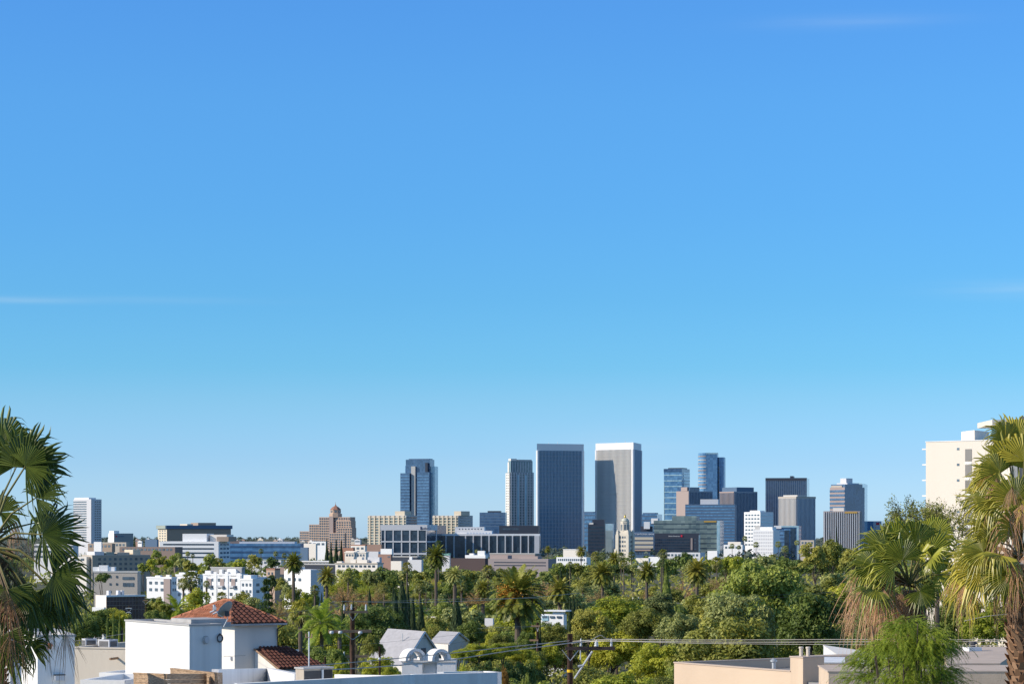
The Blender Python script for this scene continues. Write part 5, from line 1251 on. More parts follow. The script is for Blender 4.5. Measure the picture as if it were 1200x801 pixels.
M['hiwall'] = mat('cream_highrise_wall', (.74, .67, .58), .9, var=.04, scale=.1, stain=.06)
M['hiwin'] = glassmat('brown_window_strip', (.10, .08, .07), (.24, .20, .17), .5, .3)
# flat deck under the rooftop things
bb = MB(); zq = CZ-5.75; p = [(X(215, 66), 66), (X(470, 66), 66), (X(440, 84), 84), (X(250, 92), 92)]
bb.hexa([(q[0], q[1], G(78)) for q in p]+[(q[0], q[1], zq) for q in p]); o = bb.build('flat_roof_building', M['roofwhite'], None); tag(o, 'flat white roof deck in the bottom foreground behind the long parapet', 'building')
# rooftop unit
Y = 74
r0 = thing('rooftop_unit', 'tan metal rooftop cabinet with a dark grille on its right face', 'air conditioner', (X(356, Y), Y, zq), R(-30))
u = Y/F
w1 = .46; w2 = 1.05
h1 = Z(783.5, Y)-zq
cube('casing', M['tanmetal'], r0, -w1, 0, 0, w2, .0, h1); cube('lid', M['coping'], r0, -w1-.03, .03, -.03, w2+.03, h1+.002, h1+.05)
r0.rotation_euler = (0, 0, R(-52)); cube('side_panel', M['darkgrey'], r0, -.01, .015, w2*.02, w2*.60, .08, h1-.06); cube('grille', M['black'], r0, .0, .022, w2*.66, w2*.98, .06, h1-.04); cube('pipe_cover', M['ceramic'], r0, .0, .06, w2*.60, w2*.655, .02, h1-.03)
cube('junction_box', M['ceramic'], r0, -.16, -.02, -.05, .0, .02, .2)
for i in range(4): cube('vent_slot', M['metal'], r0, .014, .022, w2*(.12+.1*i), w2*(.17+.1*i), .1, .3)
# antenna mast
Y = 75; r0 = thing('antenna_mast', 'pale thin antenna mast with two small crossbars standing by the tan rooftop cabinet', 'antenna', (X(362, Y), Y, zq))
zt = Z(739.5, Y)-zq
bb = MB(); bb.tube([(0, 0, 0), (0, 0, zt)], .022, 8); bb.build('mast', M['ceramic'], r0)
bb = MB(); bb.box(-.11, .11, -.02, .02, zt-.19, zt-.16); bb.tube([(-.09, 0, zt-.17), (-.09, 0, zt-.06)], .02, 6); bb.tube([(.09, 0, zt-.17), (.09, 0, zt-.06)], .02, 6); bb.build('crossbar', M['armwood'], r0)
# rooftop grill
Y = 71; r0 = thing('covered_grill', 'dark flat covered roof vent on a pale base at the bottom left', 'roof vent', (X(284, Y), Y, zq))
bb = MB(); bb.hexa([(-.72, -.3, .10), (.50, -.3, .06), (.62, .4, .06), (-.72, .4, .10), (-.72, -.25, .17), (.40, -.25, .10), (.50, .35, .12), (-.70, .35, .18)]); bb.build('lid', M['tanmetal'], r0)
bb = MB(); bb.box(-.72, .36, -.1, .3, .182, .22); bb.tube([(-.6, .3, .26), (.1, .34, .28), (.35, .3, .2)], .03, 6); bb.build('dark_cover', M['black'], r0)
cube('leg', M['ceramic'], r0, -.66, -.60, -.2, -.14, -.1, .1); cube('leg', M['ceramic'], r0, .2, .26, -.2, -.14, -.1, .08); cube('body', M['black'], r0, -.55, .15, -.1, .3, -.1, .1)
bb = MB()
for dx in (.62, .80): bb.tube([(dx, 0, 0), (dx-.02, 0, .16), (dx+.06, 0, .26)], .018, 6)
bb.build('bent_pipe', M['black'], r0)
# arched chimney caps
Y = 112; zb = Z(791, Y); zw = Z(775.5, Y)
r0 = thing('twin_chimney', 'white stucco block carrying the two arched caps', 'chimney', (X(471, Y), Y, zb-3), 0)
for (x0, x1, dy) in ((471, 495, 0), (494.6, 512.5, .35), (512, 534, 0)):
    cube('wall', M['stucco'], r0, X(x0, Y)-X(471, Y), X(x1, Y)-X(471, Y), dy, 2.2, 0, zw+3-zb)
bb = MB(); bb.box(-.05, X(534.5, Y)-X(471, Y), -.05, 2.2, zw+3-zb+.002, zw+3-zb+.07); bb.build('ledge', M['stucco2'], r0)
def arch(label, px0, px1, yt):
    w = (px1-px0)*Y/F; z0 = zw+.075; H = Z(yt, Y)-z0; r_ = thing('arched_cap', label, 'chimney cap', (X((px0+px1)/2, Y), Y+.15, z0), R(32), 'arched chimney caps')
    ro = min(w*.50, .56); bb = MB(); n = 14; dep = .62
    hs = H-ro
    def prof(rad): return [(-rad, 0)]+[(-rad*math.cos(i*math.pi/n), max(0, hs)+rad*math.sin(i*math.pi/n)) for i in range(n+1)]+[(rad, 0)]
    o_, i_ = prof(ro), prof(ro-.13)
    for (a, c2), (d_, e_) in zip(zip(o_, o_[1:]), zip(i_, i_[1:])):
        bb.hexa([(a[0], 0, a[1]), (d_[0], 0, d_[1]), (e_[0], 0, e_[1]), (c2[0], 0, c2[1]), (a[0], dep, a[1]), (d_[0], dep, d_[1]), (e_[0], dep, e_[1]), (c2[0], dep, c2[1])])
    bb.build('barrel', M['stucco'], r_); cube('flue', M['stucco2'], r_, -.08, .08, dep*.6, dep*.8, 0, H*.5)
arch('left white arched chimney cap', 473, 502, 760.5); arch('right white arched chimney cap', 504.5, 530, 760)
# grey gabled houses
def gable(label, rl, rr, el, er, Y, th, wallm='stucco2', win=True):
    """ridge from rl to rr, eave from el to er: (px, row) pairs; the visible slope faces left and towards the viewer"""
    rl, rr, el = [Vector((X(p[0], Y+dy), Y+dy, Z(p[1], Y+dy))) for p, dy in ((rl, 6.5), (rr, 3.0), (el, 2.5))]
    er = el+(rr-rl); zf = G(Y)-1; r0 = thing('gabled_house', label, 'house', (er.x, er.y, zf)); o_ = r0.location.copy()
    far_r = rr+(rr-er); far_r.z = er.z; far_l = rl+(rl-el); far_l.z = el.z
    bb = MB(); nrm = (er-el).cross(rl-el).normalized()*.12
    if nrm.z < 0: nrm = -nrm
    ext = (rr-rl).normalized()*.25
    def slab(name, a, b_, c_, d_, n_):
        bb = MB(); bb.hexa([a-o_, b_-o_, c_-o_, d_-o_, a+n_-o_, b_+n_-o_, c_+n_-o_, d_+n_-o_]); return bb.build(name, M['shingle'], r0)
    slab('roof_slope', el-ext, er+ext, rr+ext, rl-ext, nrm); n2 = nrm.copy(); h = (er-rr); n2 = Vector((-nrm.x, -nrm.y, nrm.z)); slab('roof_slope', rl-ext, rr+ext, far_r+ext, far_l-ext, n2)
    bb = MB()
    base = [v.copy() for v in (el, er, far_r, far_l)]
    k = [(v.x-o_.x, v.y-o_.y, 0) for v in base]+[(v.x-o_.x, v.y-o_.y, v.z-o_.z-.02) for v in base]; bb.hexa(k)
    a = rr-o_-ext*.1; bb.tri(er-o_, far_r-o_, rr-o_-Vector((0, 0, .02))); bb.tri(el-o_, rl-o_-Vector((0, 0, .02)), far_l-o_); bb.build('wall', M[wallm], r0)
    for s_, e_ in ((rr, er), (rr, far_r)):
        bb = MB(); bb.tube([s_+ext-o_, e_+ext-o_], .09, 4); bb.build('verge_board', M['white'], r0)
    if win:
        g_ = (er+far_r+rr)/3; d_ = (far_r-er).normalized(); n_ = Vector((d_.y, -d_.x, 0)); w_ = link('window', unit(M['win']), r0, g_-o_+n_*.03, (.9, .12, 1.1), math.atan2(d_.y, d_.x))
    return r0, nrm, rl, rr, el
gb, nn, rl_, rr_, el_ = gable('grey shingled gable house with a thin pipe on its roof', (457, 737), (496, 740), (432, 776), None, 250, 0)
bb = MB(); mp_ = lerp(lerp(rl_, rr_, .6), el_+(rr_-rl_)*.6, .35)-gb.location; bb.tube([mp_, mp_+Vector((0, 0, .95))], .05, 6); bb.build('roof_pipe', M['ceramic'], gb)
gable('smaller grey shingled gable right of the first grey gable', (517, 740), (537, 741), (505, 753), None, 262, 0, win=False)
# sand coloured building at the lower right
b = Bld('sand_building', 'sand stucco building with a long sunlit left wall and a flat roof', 'building', 790, 941, 968, 110, 57, 784.5, None)
A, B, H = b.A, b.B, b.H; t = .25
za_ = Z(776.8, b.Y+A*math.sin(b.th))-b.z0
M['sandcap'] = mat('sand_coping', (.52, .42, .34), .9, var=.1, scale=2)
for (nm, x0, x1, y0, y1, h) in (('wall', -A, -.9, 0, t, 0), ('wall', -A, -A+t, t, 9, 0)):
    cube(nm, M['sand'], b.root, x0, x1, y0, y1, 0, H-.12); cube('coping', M['sandcap'], b.root, x0-.03, x1+.03, y0-.03, y1+.03, H-.118, H-.06)
cube('roof', M['roofing'], b.root, -A+t, 3, t, 9, 0, H-.55); cube('wall', M['creamwall'], b.root, -A+t, 4.2, 9, 9.25, 0, H-.1)
hb = b.zl(770.5)
cube('stack_block', M['sand'], b.root, -.9, 0, 0, B*2.4, 0, hb); cube('coping', M['sandcap'], b.root, -.93, .03, -.03, B*2.4+.03, hb+.002, hb+.06)
for xx, yy in ((-.55, .35), (-.30, .55)):
    bb = MB(); bb.lathe([(.085, 0), (.085, .34), (.11, .35), (.11, .42), (.09, .43)], 12, (xx, yy, hb+.06)); bb.build('vent_pipe', M['creamwall'], b.root)
cube('roof_box', M['sand'], b.root, -3.4, -1.2, 2.2, 3.6, H-.55, H+.05)
def flatblock(name, label, pts, yts, m, cap=None):
    """block from plan points (px, Y) with one roof row measured at its first point"""
    ps = [(X(a, Y_), Y_) for a, Y_ in pts]; o_ = Vector((ps[0][0], ps[0][1], G(ps[0][1])-1)); zt_ = Z(yts, pts[0][1])-o_.z
    r_ = thing(name, label, 'building', o_); bb = MB(); bb.prism([(p_[0]-o_.x, p_[1]-o_.y) for p_ in ps], 0, zt_); bb.build('wall', m, r_)
    if cap:
        cx_ = sum(p_[0] for p_ in ps)/len(ps); cy_ = sum(p_[1] for p_ in ps)/len(ps)
        bb = MB(); bb.prism([((p_[0]-cx_)*1.01+cx_-o_.x, (p_[1]-cy_)*1.01+cy_-o_.y) for p_ in ps], zt_+.002, zt_+.06); bb.build('coping', cap, r_)
    return r_

flatblock('sand_wall_block', 'lower sand stucco parapet block at the bottom right, its broad face in shade', [(971, 92), (1200, 92), (1200, 96), (959.5, 96)], 787.2, M['sand'], M['sandcap'])
r_ = flatblock('white_roof_house', 'white coated roof slab building behind the lower sand parapet', [(1000, 112), (1042, 104), (1075, 118), (965, 132)], 780.5, M['roofwhite'], M['stucco2'])
r_ = flatblock('roof_cabin', 'small peach roof cabin with dark opening behind the lower sand parapet', [(966, 103), (990, 103), (990, 107), (966, 107)], 776.5, M['sand'], M['roofwhite'])
cube('opening', M['darkgrey'], r_, .28, .50, -.03, .1, 7.5, Z(781.5, 103)-r_.location.z); cube('door_post', M['ceramic'], r_, .53, .62, -.04, .1, 7.5, Z(778.5, 103)-r_.location.z); cube('tank', M['ceramic'], r_, .08, .22, -.08, .1, 7.5, Z(779, 103)-r_.location.z)
cube('opening', M['darkgrey'], r_, .66, .82, -.03, .1, 7.5, Z(780, 103)-r_.location.z)
flatblock('sand_wall_block', 'sand parapet block left of the right palm trunk', [(1110, 98), (1172, 98), (1200, 112), (1105, 112)], 778, M['sand'], M['sandcap'])
r_ = flatblock('peach_roof_house', 'peach walled roof house under a pale lid left of the right palm trunk', [(1151, 118), (1181, 118), (1183, 124), (1153, 124)], 770.5, M['sand'], M['roofwhite'])
r0 = thing('water_tank', 'white rooftop cabinet with a small black cowl between the bush and the right palm trunk', 'roof vent', (X(1139, 108), 108, Z(779, 108)), R(20))
cube('casing', M['roofwhite'], r0, -.32, .32, -.3, .3, 0, Z(757.5, 108)-Z(779, 108)); cube('side_panel', M['panel'], r0, -.1, .1, -.32, -.28, .1, .6)
bb = MB(); bb.lathe([(.12, 0), (.12, .12), (.2, .14), (.16, .24), (.05, .26)], 10, (.05, 0, .815)); bb.build('cowl', M['darkgrey'], r0)
# white high-rise at the right
b = Bld('apartment_tower', 'cream white high-rise with a column of dark windows behind the right palms', 'apartment building', 1085, 1166, 1215, 470, 42, 515.5, M['hiwall'], None)
fl = 18.6
for k in range(8):
    y = 522+fl*k
    b.f('window', M['win'], 'L', .455, .49, b.zl(y+4), b.zl(y+1.2), -.1, .05)
    b.f('window', M['hiwin'], 'L', .575, .67, b.zl(y+17.5), b.zl(y+3), -.1, .06)
    b.f('spandrel', M['stucco'], 'L', .575, .67, b.zl(y+20.9), b.zl(y+18.2), -.1, .09)
    cube('balcony_slab', M['stucco'], b.root, -b.A-1.0, -b.A, .2, 6, b.zl(y+2.6), b.zl(y+1.0)); cube('window', M['win'], b.root, -b.A-.03, -b.A+.1, .15, 1.1, b.zl(y+5), b.zl(y+2.7))
b.block('coping', M['stucco'], 0, 1, 0, 1, b.H+.002, b.H+.15, .1)
Yp = 470; r_ = flatblock('lift_house', 'square lift house on the roof of the cream white high-rise', [(1142, 478), (1159, 486), (1142, 496), (1126.5, 486)], 503.7, M['hiwall'], None)
b.root['category'] = 'apartment building'
r_ = thing('apartment_tower', 'thin cantilevered roof slab of a taller building rising behind the right palm', 'apartment building', (X(1185, 440), 440, G(440)-1))
cube('wall', M['hiwall'], r_, 0, 14, 0, 12, 0, Z(498.2, 440)-r_.location.z)
cube('roof_slab', M['hiwall'], r_, X(1161.5, 440)-r_.location.x, 15, -1, 13, Z(498, 440)-r_.location.z, Z(491.8, 440)-r_.location.z)
cube('window', M['hiwin'], r_, 1.5, 4, -.05, .1, 30, 44)

# rooftop bits on the sand building
SB = next(o for o in COL.objects if o.name == 'sand_building')
def bit(label, name, cat, lx, ly, build):
    r = thing(name, label, cat, SB.matrix_basis @ Vector((lx, ly, H-.55)), SB.rotation_euler.z); build(r)
def _v(r): b_ = MB(); b_.lathe([(.09, 0), (.09, .55), (.17, .57), (.17, .64), (.03, .74)], 12); b_.build('cowl', M['metal'], r)
def _u(r): cube('casing', M['tanmetal'], r, -.5, .5, -.35, .35, 0, .55); cube('grille', M['darkgrey'], r, -.42, .42, -.37, -.34, .08, .45)
bit('round metal cowl on the left part of the sand building roof', 'roof_cowl', 'roof vent', -A*.62, 3.2, _v)
bit('tan square vent unit on the sand building roof near its stack', 'rooftop_unit', 'roof vent', -2.6, 5.2, _u)
# ------------------------------------------------------------------ near fan palms
def near_palm(label, heart, Y, fans, nrand, dead, trunk_px, seed, key='fan', rnd_el=(70, -30), rs=(.55, .75), tr=.30, ndead=26, dead_az=None):
    r = random.Random(seed); u = Y/F
    h = Vector((X(heart[0], Y), Y, Z(heart[1], Y))); tx = X(trunk_px, Y); zg = G(Y)
    root = thing('fan_palm', label, 'palm tree', (tx, Y, zg)); o_ = root.location.copy(); H0 = h-o_
    gf, pt, df = MB(), MB(), MB()
    def one(b, hub, ax, nrm, rad, dr, v, tat=0.0, nseg=36, spread=115, join=.56):
        fan_blade(b, hub, ax, nrm, rad, r, nseg, spread, dr, v, join=join, tatter=tat)
        m = lerp(H0, hub, .5)+Vector((0, 0, .12*(hub-H0).length)); pt.tube([H0, m, hub], [.032, .022, .012], 5, .6)
    for (px, py, ang, rad, dy, dr, v) in fans:
        Yh = Y+dy; hub = Vector((X(px, Yh), Yh, Z(py, Yh)))-o_; a = R(ang)
        ax = Vector((math.cos(a), r.uniform(-.35, .15), math.sin(a))); n = Vector((r.uniform(-.3, .3), -1, r.uniform(.3, .8)))
        one(gf, hub, ax, n, rad*u, dr, v)
    for i in range(nrand):
        el = R(lerp(rnd_el[0], rnd_el[1], (i+.5)/nrand))+r.uniform(-.2, .2); az = i*2.39996+r.uniform(-.4, .4)
        d = Vector((math.cos(az)*math.cos(el), math.sin(az)*math.cos(el), math.sin(el))); L = r.uniform(.75, 1.25)
        hub = H0+d*L-Vector((0, 0, .10*L)); n = (Vector((0, 0, 1))-d*d.z+Vector((0, -.5, 0))+rvec(r)*.25)
        if abs(d.z) > .85: n = Vector((math.cos(az), math.sin(az), 0))*-1
        one(gf, hub, d-Vector((0, 0, .25)), n, r.uniform(*rs), r.uniform(.3, .55), lerp(.75, .4, (i+.5)/nrand))
    for (px, py, ang, rad, dy, v) in dead:
        Yh = Y+dy; hub = Vector((X(px, Yh), Yh, Z(py, Yh)))-o_; a = R(ang)
        ax = Vector((math.cos(a)*.6, r.uniform(-.3, .3), math.sin(a))); n = Vector((r.uniform(-.6, .6), -1, r.uniform(-.3, .3)))
        fan_blade(df, hub, ax, n, rad*u, r, 24, 48, .8, v, join=.22, tatter=.5)
        pt.tube([H0, lerp(H0, hub, .5)+Vector((0, 0, .1)), hub], [.03, .02, .012], 5, .1)
    for i in range(ndead):
        az = r.uniform(0, 6.28); el = R(r.uniform(-75, -35)); d = Vector((math.cos(az)*math.cos(el), math.sin(az)*math.cos(el), math.sin(el)))
        hub = H0+d*r.uniform(.4, .8); fan_blade(df, hub, Vector((d.x*.35, d.y*.35, -1)), Vector((d.x, d.y, .2)), r.uniform(.4, .75), r, 20, 42, .8, r.uniform(.2, .8), join=.25, tatter=.3)
    gf.build('green_fronds', LM[key], root); pt.build('leaf_stalks', LM['stalk'], root)
    df.build('dead_fronds', LM['dead'], root)
    # trunk: ringed with old leaf bases
    tb = MB(); n = 34; top = H0.z-.1
    tb.tube([(0, 0, -.5), (0, 0, top*.5), (H0.x*.6, 0, top*.9), (H0.x, 0, top)], [tr*1.15, tr, tr*.95, tr*.6], 14)
    for k in range(int(top/.13)):
        z = k*.13
        if z < top-5: continue
        xo = H0.x*max(0, (z/top-.5)*2)**1.5
        for j in range(11):
            a = j*2*math.pi/11+k*.9+r.uniform(-.1, .1); q = Vector((math.cos(a), math.sin(a), 0)); w = Vector((-q.y, q.x, 0))*.075; c = Vector((xo, 0, z))+q*tr*.97
            e = c+q*r.uniform(.05, .13)+Vector((0, 0, r.uniform(.10, .2)))
            tb.quad(c-w, c+w, e+w*.5, e-w*.5, r.random()); tb.tri(c-w-q*.05+Vector((0, 0, .1)), c-w, e-w*.5, .1)
    tb.build('trunk', LM['trunkb'], root)
    return root
LM['stalk'] = leafmat('leaf_stalks', (.16, .10, .05), (.20, .22, .06), .1, .1)
LM['trunkb'] = leafmat('fibrous_palm_trunk', (.13, .07, .04), (.46, .28, .17), .05, .1, .9, .1)
near_palm('dark green fan palm at the left edge, nearest palm of all', (-14, 640), 46,
    [(20, 545, 95, 70, .2, .2, .7), (28, 548, 62, 64, -.1, .3, .35), (30, 546, 28, 46, -.3, .5, .6), (42, 583, 42, 46, -.3, .12, .3), (50, 626, 12, 58, -.4, .12, .25),
     (62, 672, 0, 56, -.5, .3, .25), (58, 686, -38, 56, -.3, .4, .3), (36, 700, -72, 54, -.5, .4, .35), (68, 698, -50, 42, .2, .5, .8), (10, 690, -95, 56, -.6, .5, .5), (2, 520, 100, 60, .5, .4, .8), (2, 745, -85, 52, -.8, .3, .6), (34, 752, -92, 36, -.2, .3, .4), (0, 600, 40, 40, .6, .5, .7)], 4,
    [(12, 700, -95, 70, -.7, .05), (16, 738, -85, 60, -.8, .1), (54, 742, -60, 40, .1, .3), (76, 742, -72, 44, .3, .15), (5, 690, -80, 70, -.9, .1), (20, 612, -90, 30, .3, .6), (32, 632, -60, 34, .2, .7), (10, 640, -90, 46, .3, .5), (25, 655, -80, 30, .3, .8), (14, 620, -60, 30, .5, .9)],
    -14, 3, 'fan', (50, -40), (.6, .8), .32, 5)
near_palm('fan palm with a big beard of dry fronds right of the grey ribbed office', (1066, 686), 57,
    [(1026, 664, 160, 42, -.4, .35, .25), (1038, 646, 130, 50, 0, .45, .5), (1052, 636, 105, 46, .3, .5, .75), (1072, 636, 78, 46, .2, .4, .45), (1088, 650, 45, 46, .1, .4, .4), (1048, 660, 150, 46, -.6, .5, .7),
     (1078, 692, -60, 30, -.8, .15, .25), (1096, 672, 8, 40, -.2, .4, .7), (1058, 655, 110, 40, -.7, .3, .3), (1094, 628, 62, 40, .6, .5, .6)], 8,
    [(1022, 672, -110, 70, -.3, .6), (1012, 678, -105, 68, -.1, .8), (1034, 676, -98, 76, -.4, .5), (1042, 680, -90, 62, -.6, .7), (1028, 690, -115, 62, .2, .9), (1046, 690, -85, 56, -.7, .4), (1005, 668, -112, 66, .1, .7), (1056, 694, -92, 44, -.8, .5), (1066, 698, -88, 44, -.7, .4), (1085, 700, -75, 40, -.3, .3), (1038, 665, -120, 56, -.5, .6), (1017, 665, -100, 60, .3, .5), (1020, 680, -100, 66, -.7, .9), (1036, 690, -104, 62, -.8, .8)],
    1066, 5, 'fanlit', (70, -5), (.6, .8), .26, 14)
near_palm('fan palm with a shaggy brown trunk at the right edge', (1196, 655), 50,
    [(1186, 545, 100, 56, .2, .4, .6), (1172, 552, 150, 42, 0, .4, .35), (1200, 540, 70, 56, .1, .4, .7), (1168, 588, 170, 42, -.2, .4, .4), (1190, 585, 120, 46, -.4, .3, .35), (1160, 620, 175, 38, .2, .5, .5),
     (1152, 646, 165, 40, -.5, .4, .35), (1150, 668, 185, 50, -.3, .45, .75), (1182, 672, -118, 40, -.9, .2, .2), (1200, 600, 60, 50, -.4, .5, .6), (1192, 620, 110, 46, -.7, .4, .45), (1140, 655, 170, 36, .4, .5, .75), (1160, 585, 160, 44, .5, .4, .6), (1168, 640, 150, 46, -.2, .4, .5), (1135, 690, 200, 40, .3, .5, .7), (1178, 512, 120, 34, .3, .4, .5), (1192, 515, 88, 42, .4, .4, .7), (1160, 560, 160, 36, .2, .4, .7), (1170, 560, 190, 40, .6, .5, .4), (1165, 655, 210, 48, .1, .5, .6)], 9,
    [(1168, 560, -70, 46, -.3, .8), (1180, 600, -95, 60, -.8, .7), (1172, 635, -90, 50, -.9, .6), (1190, 660, -95, 56, -1, .7), (1200, 650, -88, 60, -1, .8), (1128, 682, -95, 42, .1, .8), (1118, 678, -100, 40, .3, .7), (1135, 682, -90, 36, 0, .6), (1198, 590, -100, 66, -.9, .8), (1183, 690, -95, 36, -.5, .5), (1160, 548, -110, 36, 0, .8), (1186, 570, -80, 40, -.7, .9)],
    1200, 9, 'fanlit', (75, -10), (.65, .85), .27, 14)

# ------------------------------------------------------------------ weeping fine-leaved tree at the lower right
def weeping(label, px, ytop, Y, wpx, hpx, seed, n=1150):
    r = random.Random(seed); u = Y/F; zg = G(Y); root = thing('weeping_tree', label, 'tree', (X(px, Y), Y, zg)); zt = Z(ytop, Y)-zg; b = MB(); st = MB()
    Rx = wpx*u/2
    for i in range(16):
        a = r.uniform(0, 6.28); q = r.uniform(.2, .8)*Rx
        st.tube([(0, 0, 0), (math.cos(a)*q*.35, math.sin(a)*q*.35, zt*.55), (math.cos(a)*q, math.sin(a)*q, zt*r.uniform(.82, .98))], [.06, .035, .012], 5, .4)
    lobes = []
    for i in range(15):
        d = rvec(r); d.z = abs(d.z)*.9; q = r.uniform(.35, .95); lobes.append((Vector((d.x*Rx*q, d.y*Rx*.8*q, zt-hpx*u*.95+d.z*hpx*u*.80)), r.uniform(.22, .42)*Rx, r.uniform(-.25, .25)))
    for i in range(n):
        lc, lr, lv = r.choice(lobes); e_ = rvec(r); e_.z = abs(e_.z)*.9+.1*e_.z
        p = lc+e_*lr*(.5+.6*r.random()); d = Vector((p.x, p.y, 0)); d = d/max(Rx, .1); d.z = e_.z; out = Vector((e_.x+d.x, e_.y+d.y, 0)); out = out.normalized() if out.length > .01 else Vector((1, 0, 0))
        v = Vector((out.x*.8, out.y*.8, r.uniform(.1, .8))).normalized(); L = r.choice((.24, .32, .42, .6)); k = 13; cv = lv+r.uniform(-.15, .15)
        for j in range(k):
            v = (v+Vector((0, 0, -.12))).normalized(); p2 = p+v*L/k
            s = v.cross(Vector((r.uniform(-.3, .3), r.uniform(-.3, .3), 1))).normalized()
            for sg in (-1, 1):
                e = p2+(s*sg*.7+v*.7+Vector((0, 0, -.35))).normalized()*r.uniform(.05, .09); w = v*.008
                b.quad(p2-w, p2+w, lerp(p2, e, .6)+w*.9, e, min(1, max(0, .5+cv+r.uniform(-.3, .3)+.15*d.z)))
            p = p2
    b.build('foliage', LM['bamboo'], root); st.build('stem', M['bark'], root)
weeping('fine leaved bright green weeping tree at the lower right in front of the bearded palm', 1062, 713, 53, 124, 110, 3, 1350)
weeping('second fine leaved weeping tree spilling over the white roof slab', 1030, 748, 56, 70, 64, 4, 600)
weeping('third fine leaved weeping tree at the bottom left of the water cabinet', 1100, 738, 54, 62, 80, 6, 600)

# ------------------------------------------------------------------ open thin tree before the high-rise
def airy(label, px, ytop, Y, wpx, pyb, seed, key='olive', depth=5):
    r = random.Random(seed); u = Y/F; root = thing('broadleaf_tree', label, 'tree', (X(px, Y), Y, G(Y))); z0 = Z(pyb, Y)-G(Y); zt = Z(ytop, Y)-G(Y); b, w = MB(), MB()
    w.tube([(0, 0, 0), (0, 0, z0)], [.12, .08], 7)
    def rec(p, d, L, rad, lev):
        q = p+d*L; w.tube([p, lerp(p, q, .5)+rvec(r)*L*.06, q], [rad, rad*.8, rad*.6], 4)
        if lev <= 2:
            for i in range(9):
                c = lerp(p, q, r.uniform(.1, 1.1))+rvec(r)*r.uniform(.03, .16); leaf(b, c, rvec(r), r.uniform(.03, .055), r, .5, r.random())
        if lev > 0:
            for i in range(3 if lev > 1 else 4):
                e = (d+rvec(r)*.75+Vector((0, 0, .12))).normalized(); rec(lerp(p, q, r.uniform(.6, 1)), e, L*r.uniform(.62, .85), rad*.6, lev-1)
    H = zt-z0
    for i in range(4): rec(Vector((0, 0, z0)), (Vector((math.cos(i*1.6)*.7, math.sin(i*1.6)*.5, 1))+rvec(r)*.2).normalized(), H*.32, .04, depth-1)
    b.build('crown', LM[key], root); w.build('trunk', M['bark'], root)
airy('thin open olive tree in front of the cream white high-rise', 1098, 568, 80, 90, 668, 2, 'olive', 5)
airy('second thin open tree left of the high-rise foot', 1074, 572, 86, 70, 660, 8, 'olive', 5)
plant('leafy', 1150, 700, 210, 80, 'lime', label='yellow green trees behind the trunk of the right edge palm', crown_h=80)
plant('leafy', 1115, 690, 260, 70, 'green', label='green tree behind the gap between the two right palms', crown_h=100)
plant('leafy', 1195, 690, 240, 60, 'lime', label='yellow green tree at the right edge behind the palm trunk', crown_h=90)
plant('leafy', 1030, 700, 220, 70, 'dark', label='dark green tree behind the dry beard of the palm', crown_h=120)
plant('leafy', 1085, 655, 330, 60, 'olive', label='olive tree at the foot of the cream white high-rise', crown_h=90)
plant('leafy', 1135, 648, 340, 60, 'olive', label='olive tree below the window column of the high-rise', crown_h=80)
plant('leafy', 28, 700, 230, 60, 'green', label='green tree glimpsed through the left palm', crown_h=90)
plant('leafy', 70, 690, 300, 50, 'olive', label='olive tree glimpsed through the right side of the left palm', crown_h=70)

# ------------------------------------------------------------------ utility poles and cables
def pole(label, px, ytop, Y, wpx, rz, arms, ins, extra=None, bandy=None):
    u = Y/F; z0 = G(Y)-.5; zt = Z(ytop, Y)-z0; rr = wpx*u/2
    root = thing('utility_pole', label, 'utility pole', (X(px, Y), Y, z0), 0)
    bb = MB(); bb.tube([(0, 0, 0), (0, 0, zt*.5), (0, 0, zt)], [rr*1.25, rr*1.1, rr*.95], 12); bb.build('pole', M['polewood'], root, True)
    if bandy: bb = MB(); bb.lathe([(rr*1.08, 0), (rr*1.08, .12)], 12, (0, 0, Z(bandy, Y)-z0)); bb.build('yellow_band', M['yellow'], root)
    cas = []
    for (x0, x1, y, th, m) in arms:
        a = R(rz); bb = MB(); h = th*u; l0 = (x0-px)*u/math.cos(a); l1 = (x1-px)*u/math.cos(a)
        bb.box(l0, l1, -rr-.12, -rr, Z(y, Y)-z0-h/2, Z(y, Y)-z0+h/2); o = bb.build('crossarm', M[m], root); o.rotation_euler = (0, 0, a); ca = o; cas.append((y, o))
        for s in (-1, 1):
            bb = MB(); bb.tube([(s*min(abs(l0), abs(l1))*.55+ (0 if abs(l0) > .5 else .25*s), -rr-.06, Z(y, Y)-z0-h*.4), (0, -rr*.9, Z(y, Y)-z0-.55)], .022, 5); bb.build('brace', M['metal'], ca)
    for (x, y, w, h, kind) in ins:
        a = R(rz); l = (x-px)*u/math.cos(a); zc = Z(y, Y)-z0; W = w*u/2; Hh = h*u
        if kind == 'up': prof = [(W*.4, -Hh/2), (W*.9, -Hh/2+.01), (W, -Hh*.3), (W*.65, -Hh*.2), (W*.95, -.02), (W*.6, Hh*.1), (W*.75, Hh*.25), (W*.35, Hh*.4), (W*.2, Hh*.5)]
        else: prof = [(W*.5, -Hh/2), (W, -Hh*.35), (W, Hh*.3), (W*.6, Hh*.5)]
        bb = MB(); bb.lathe(prof, 10, (l, -rr-.06 if kind == 'up' else -rr-.26, zc)); o = bb.build('insulator', M['ceramic'], min(cas, key=lambda t: abs(t[0]-y))[1] if cas else root, True)
    return root
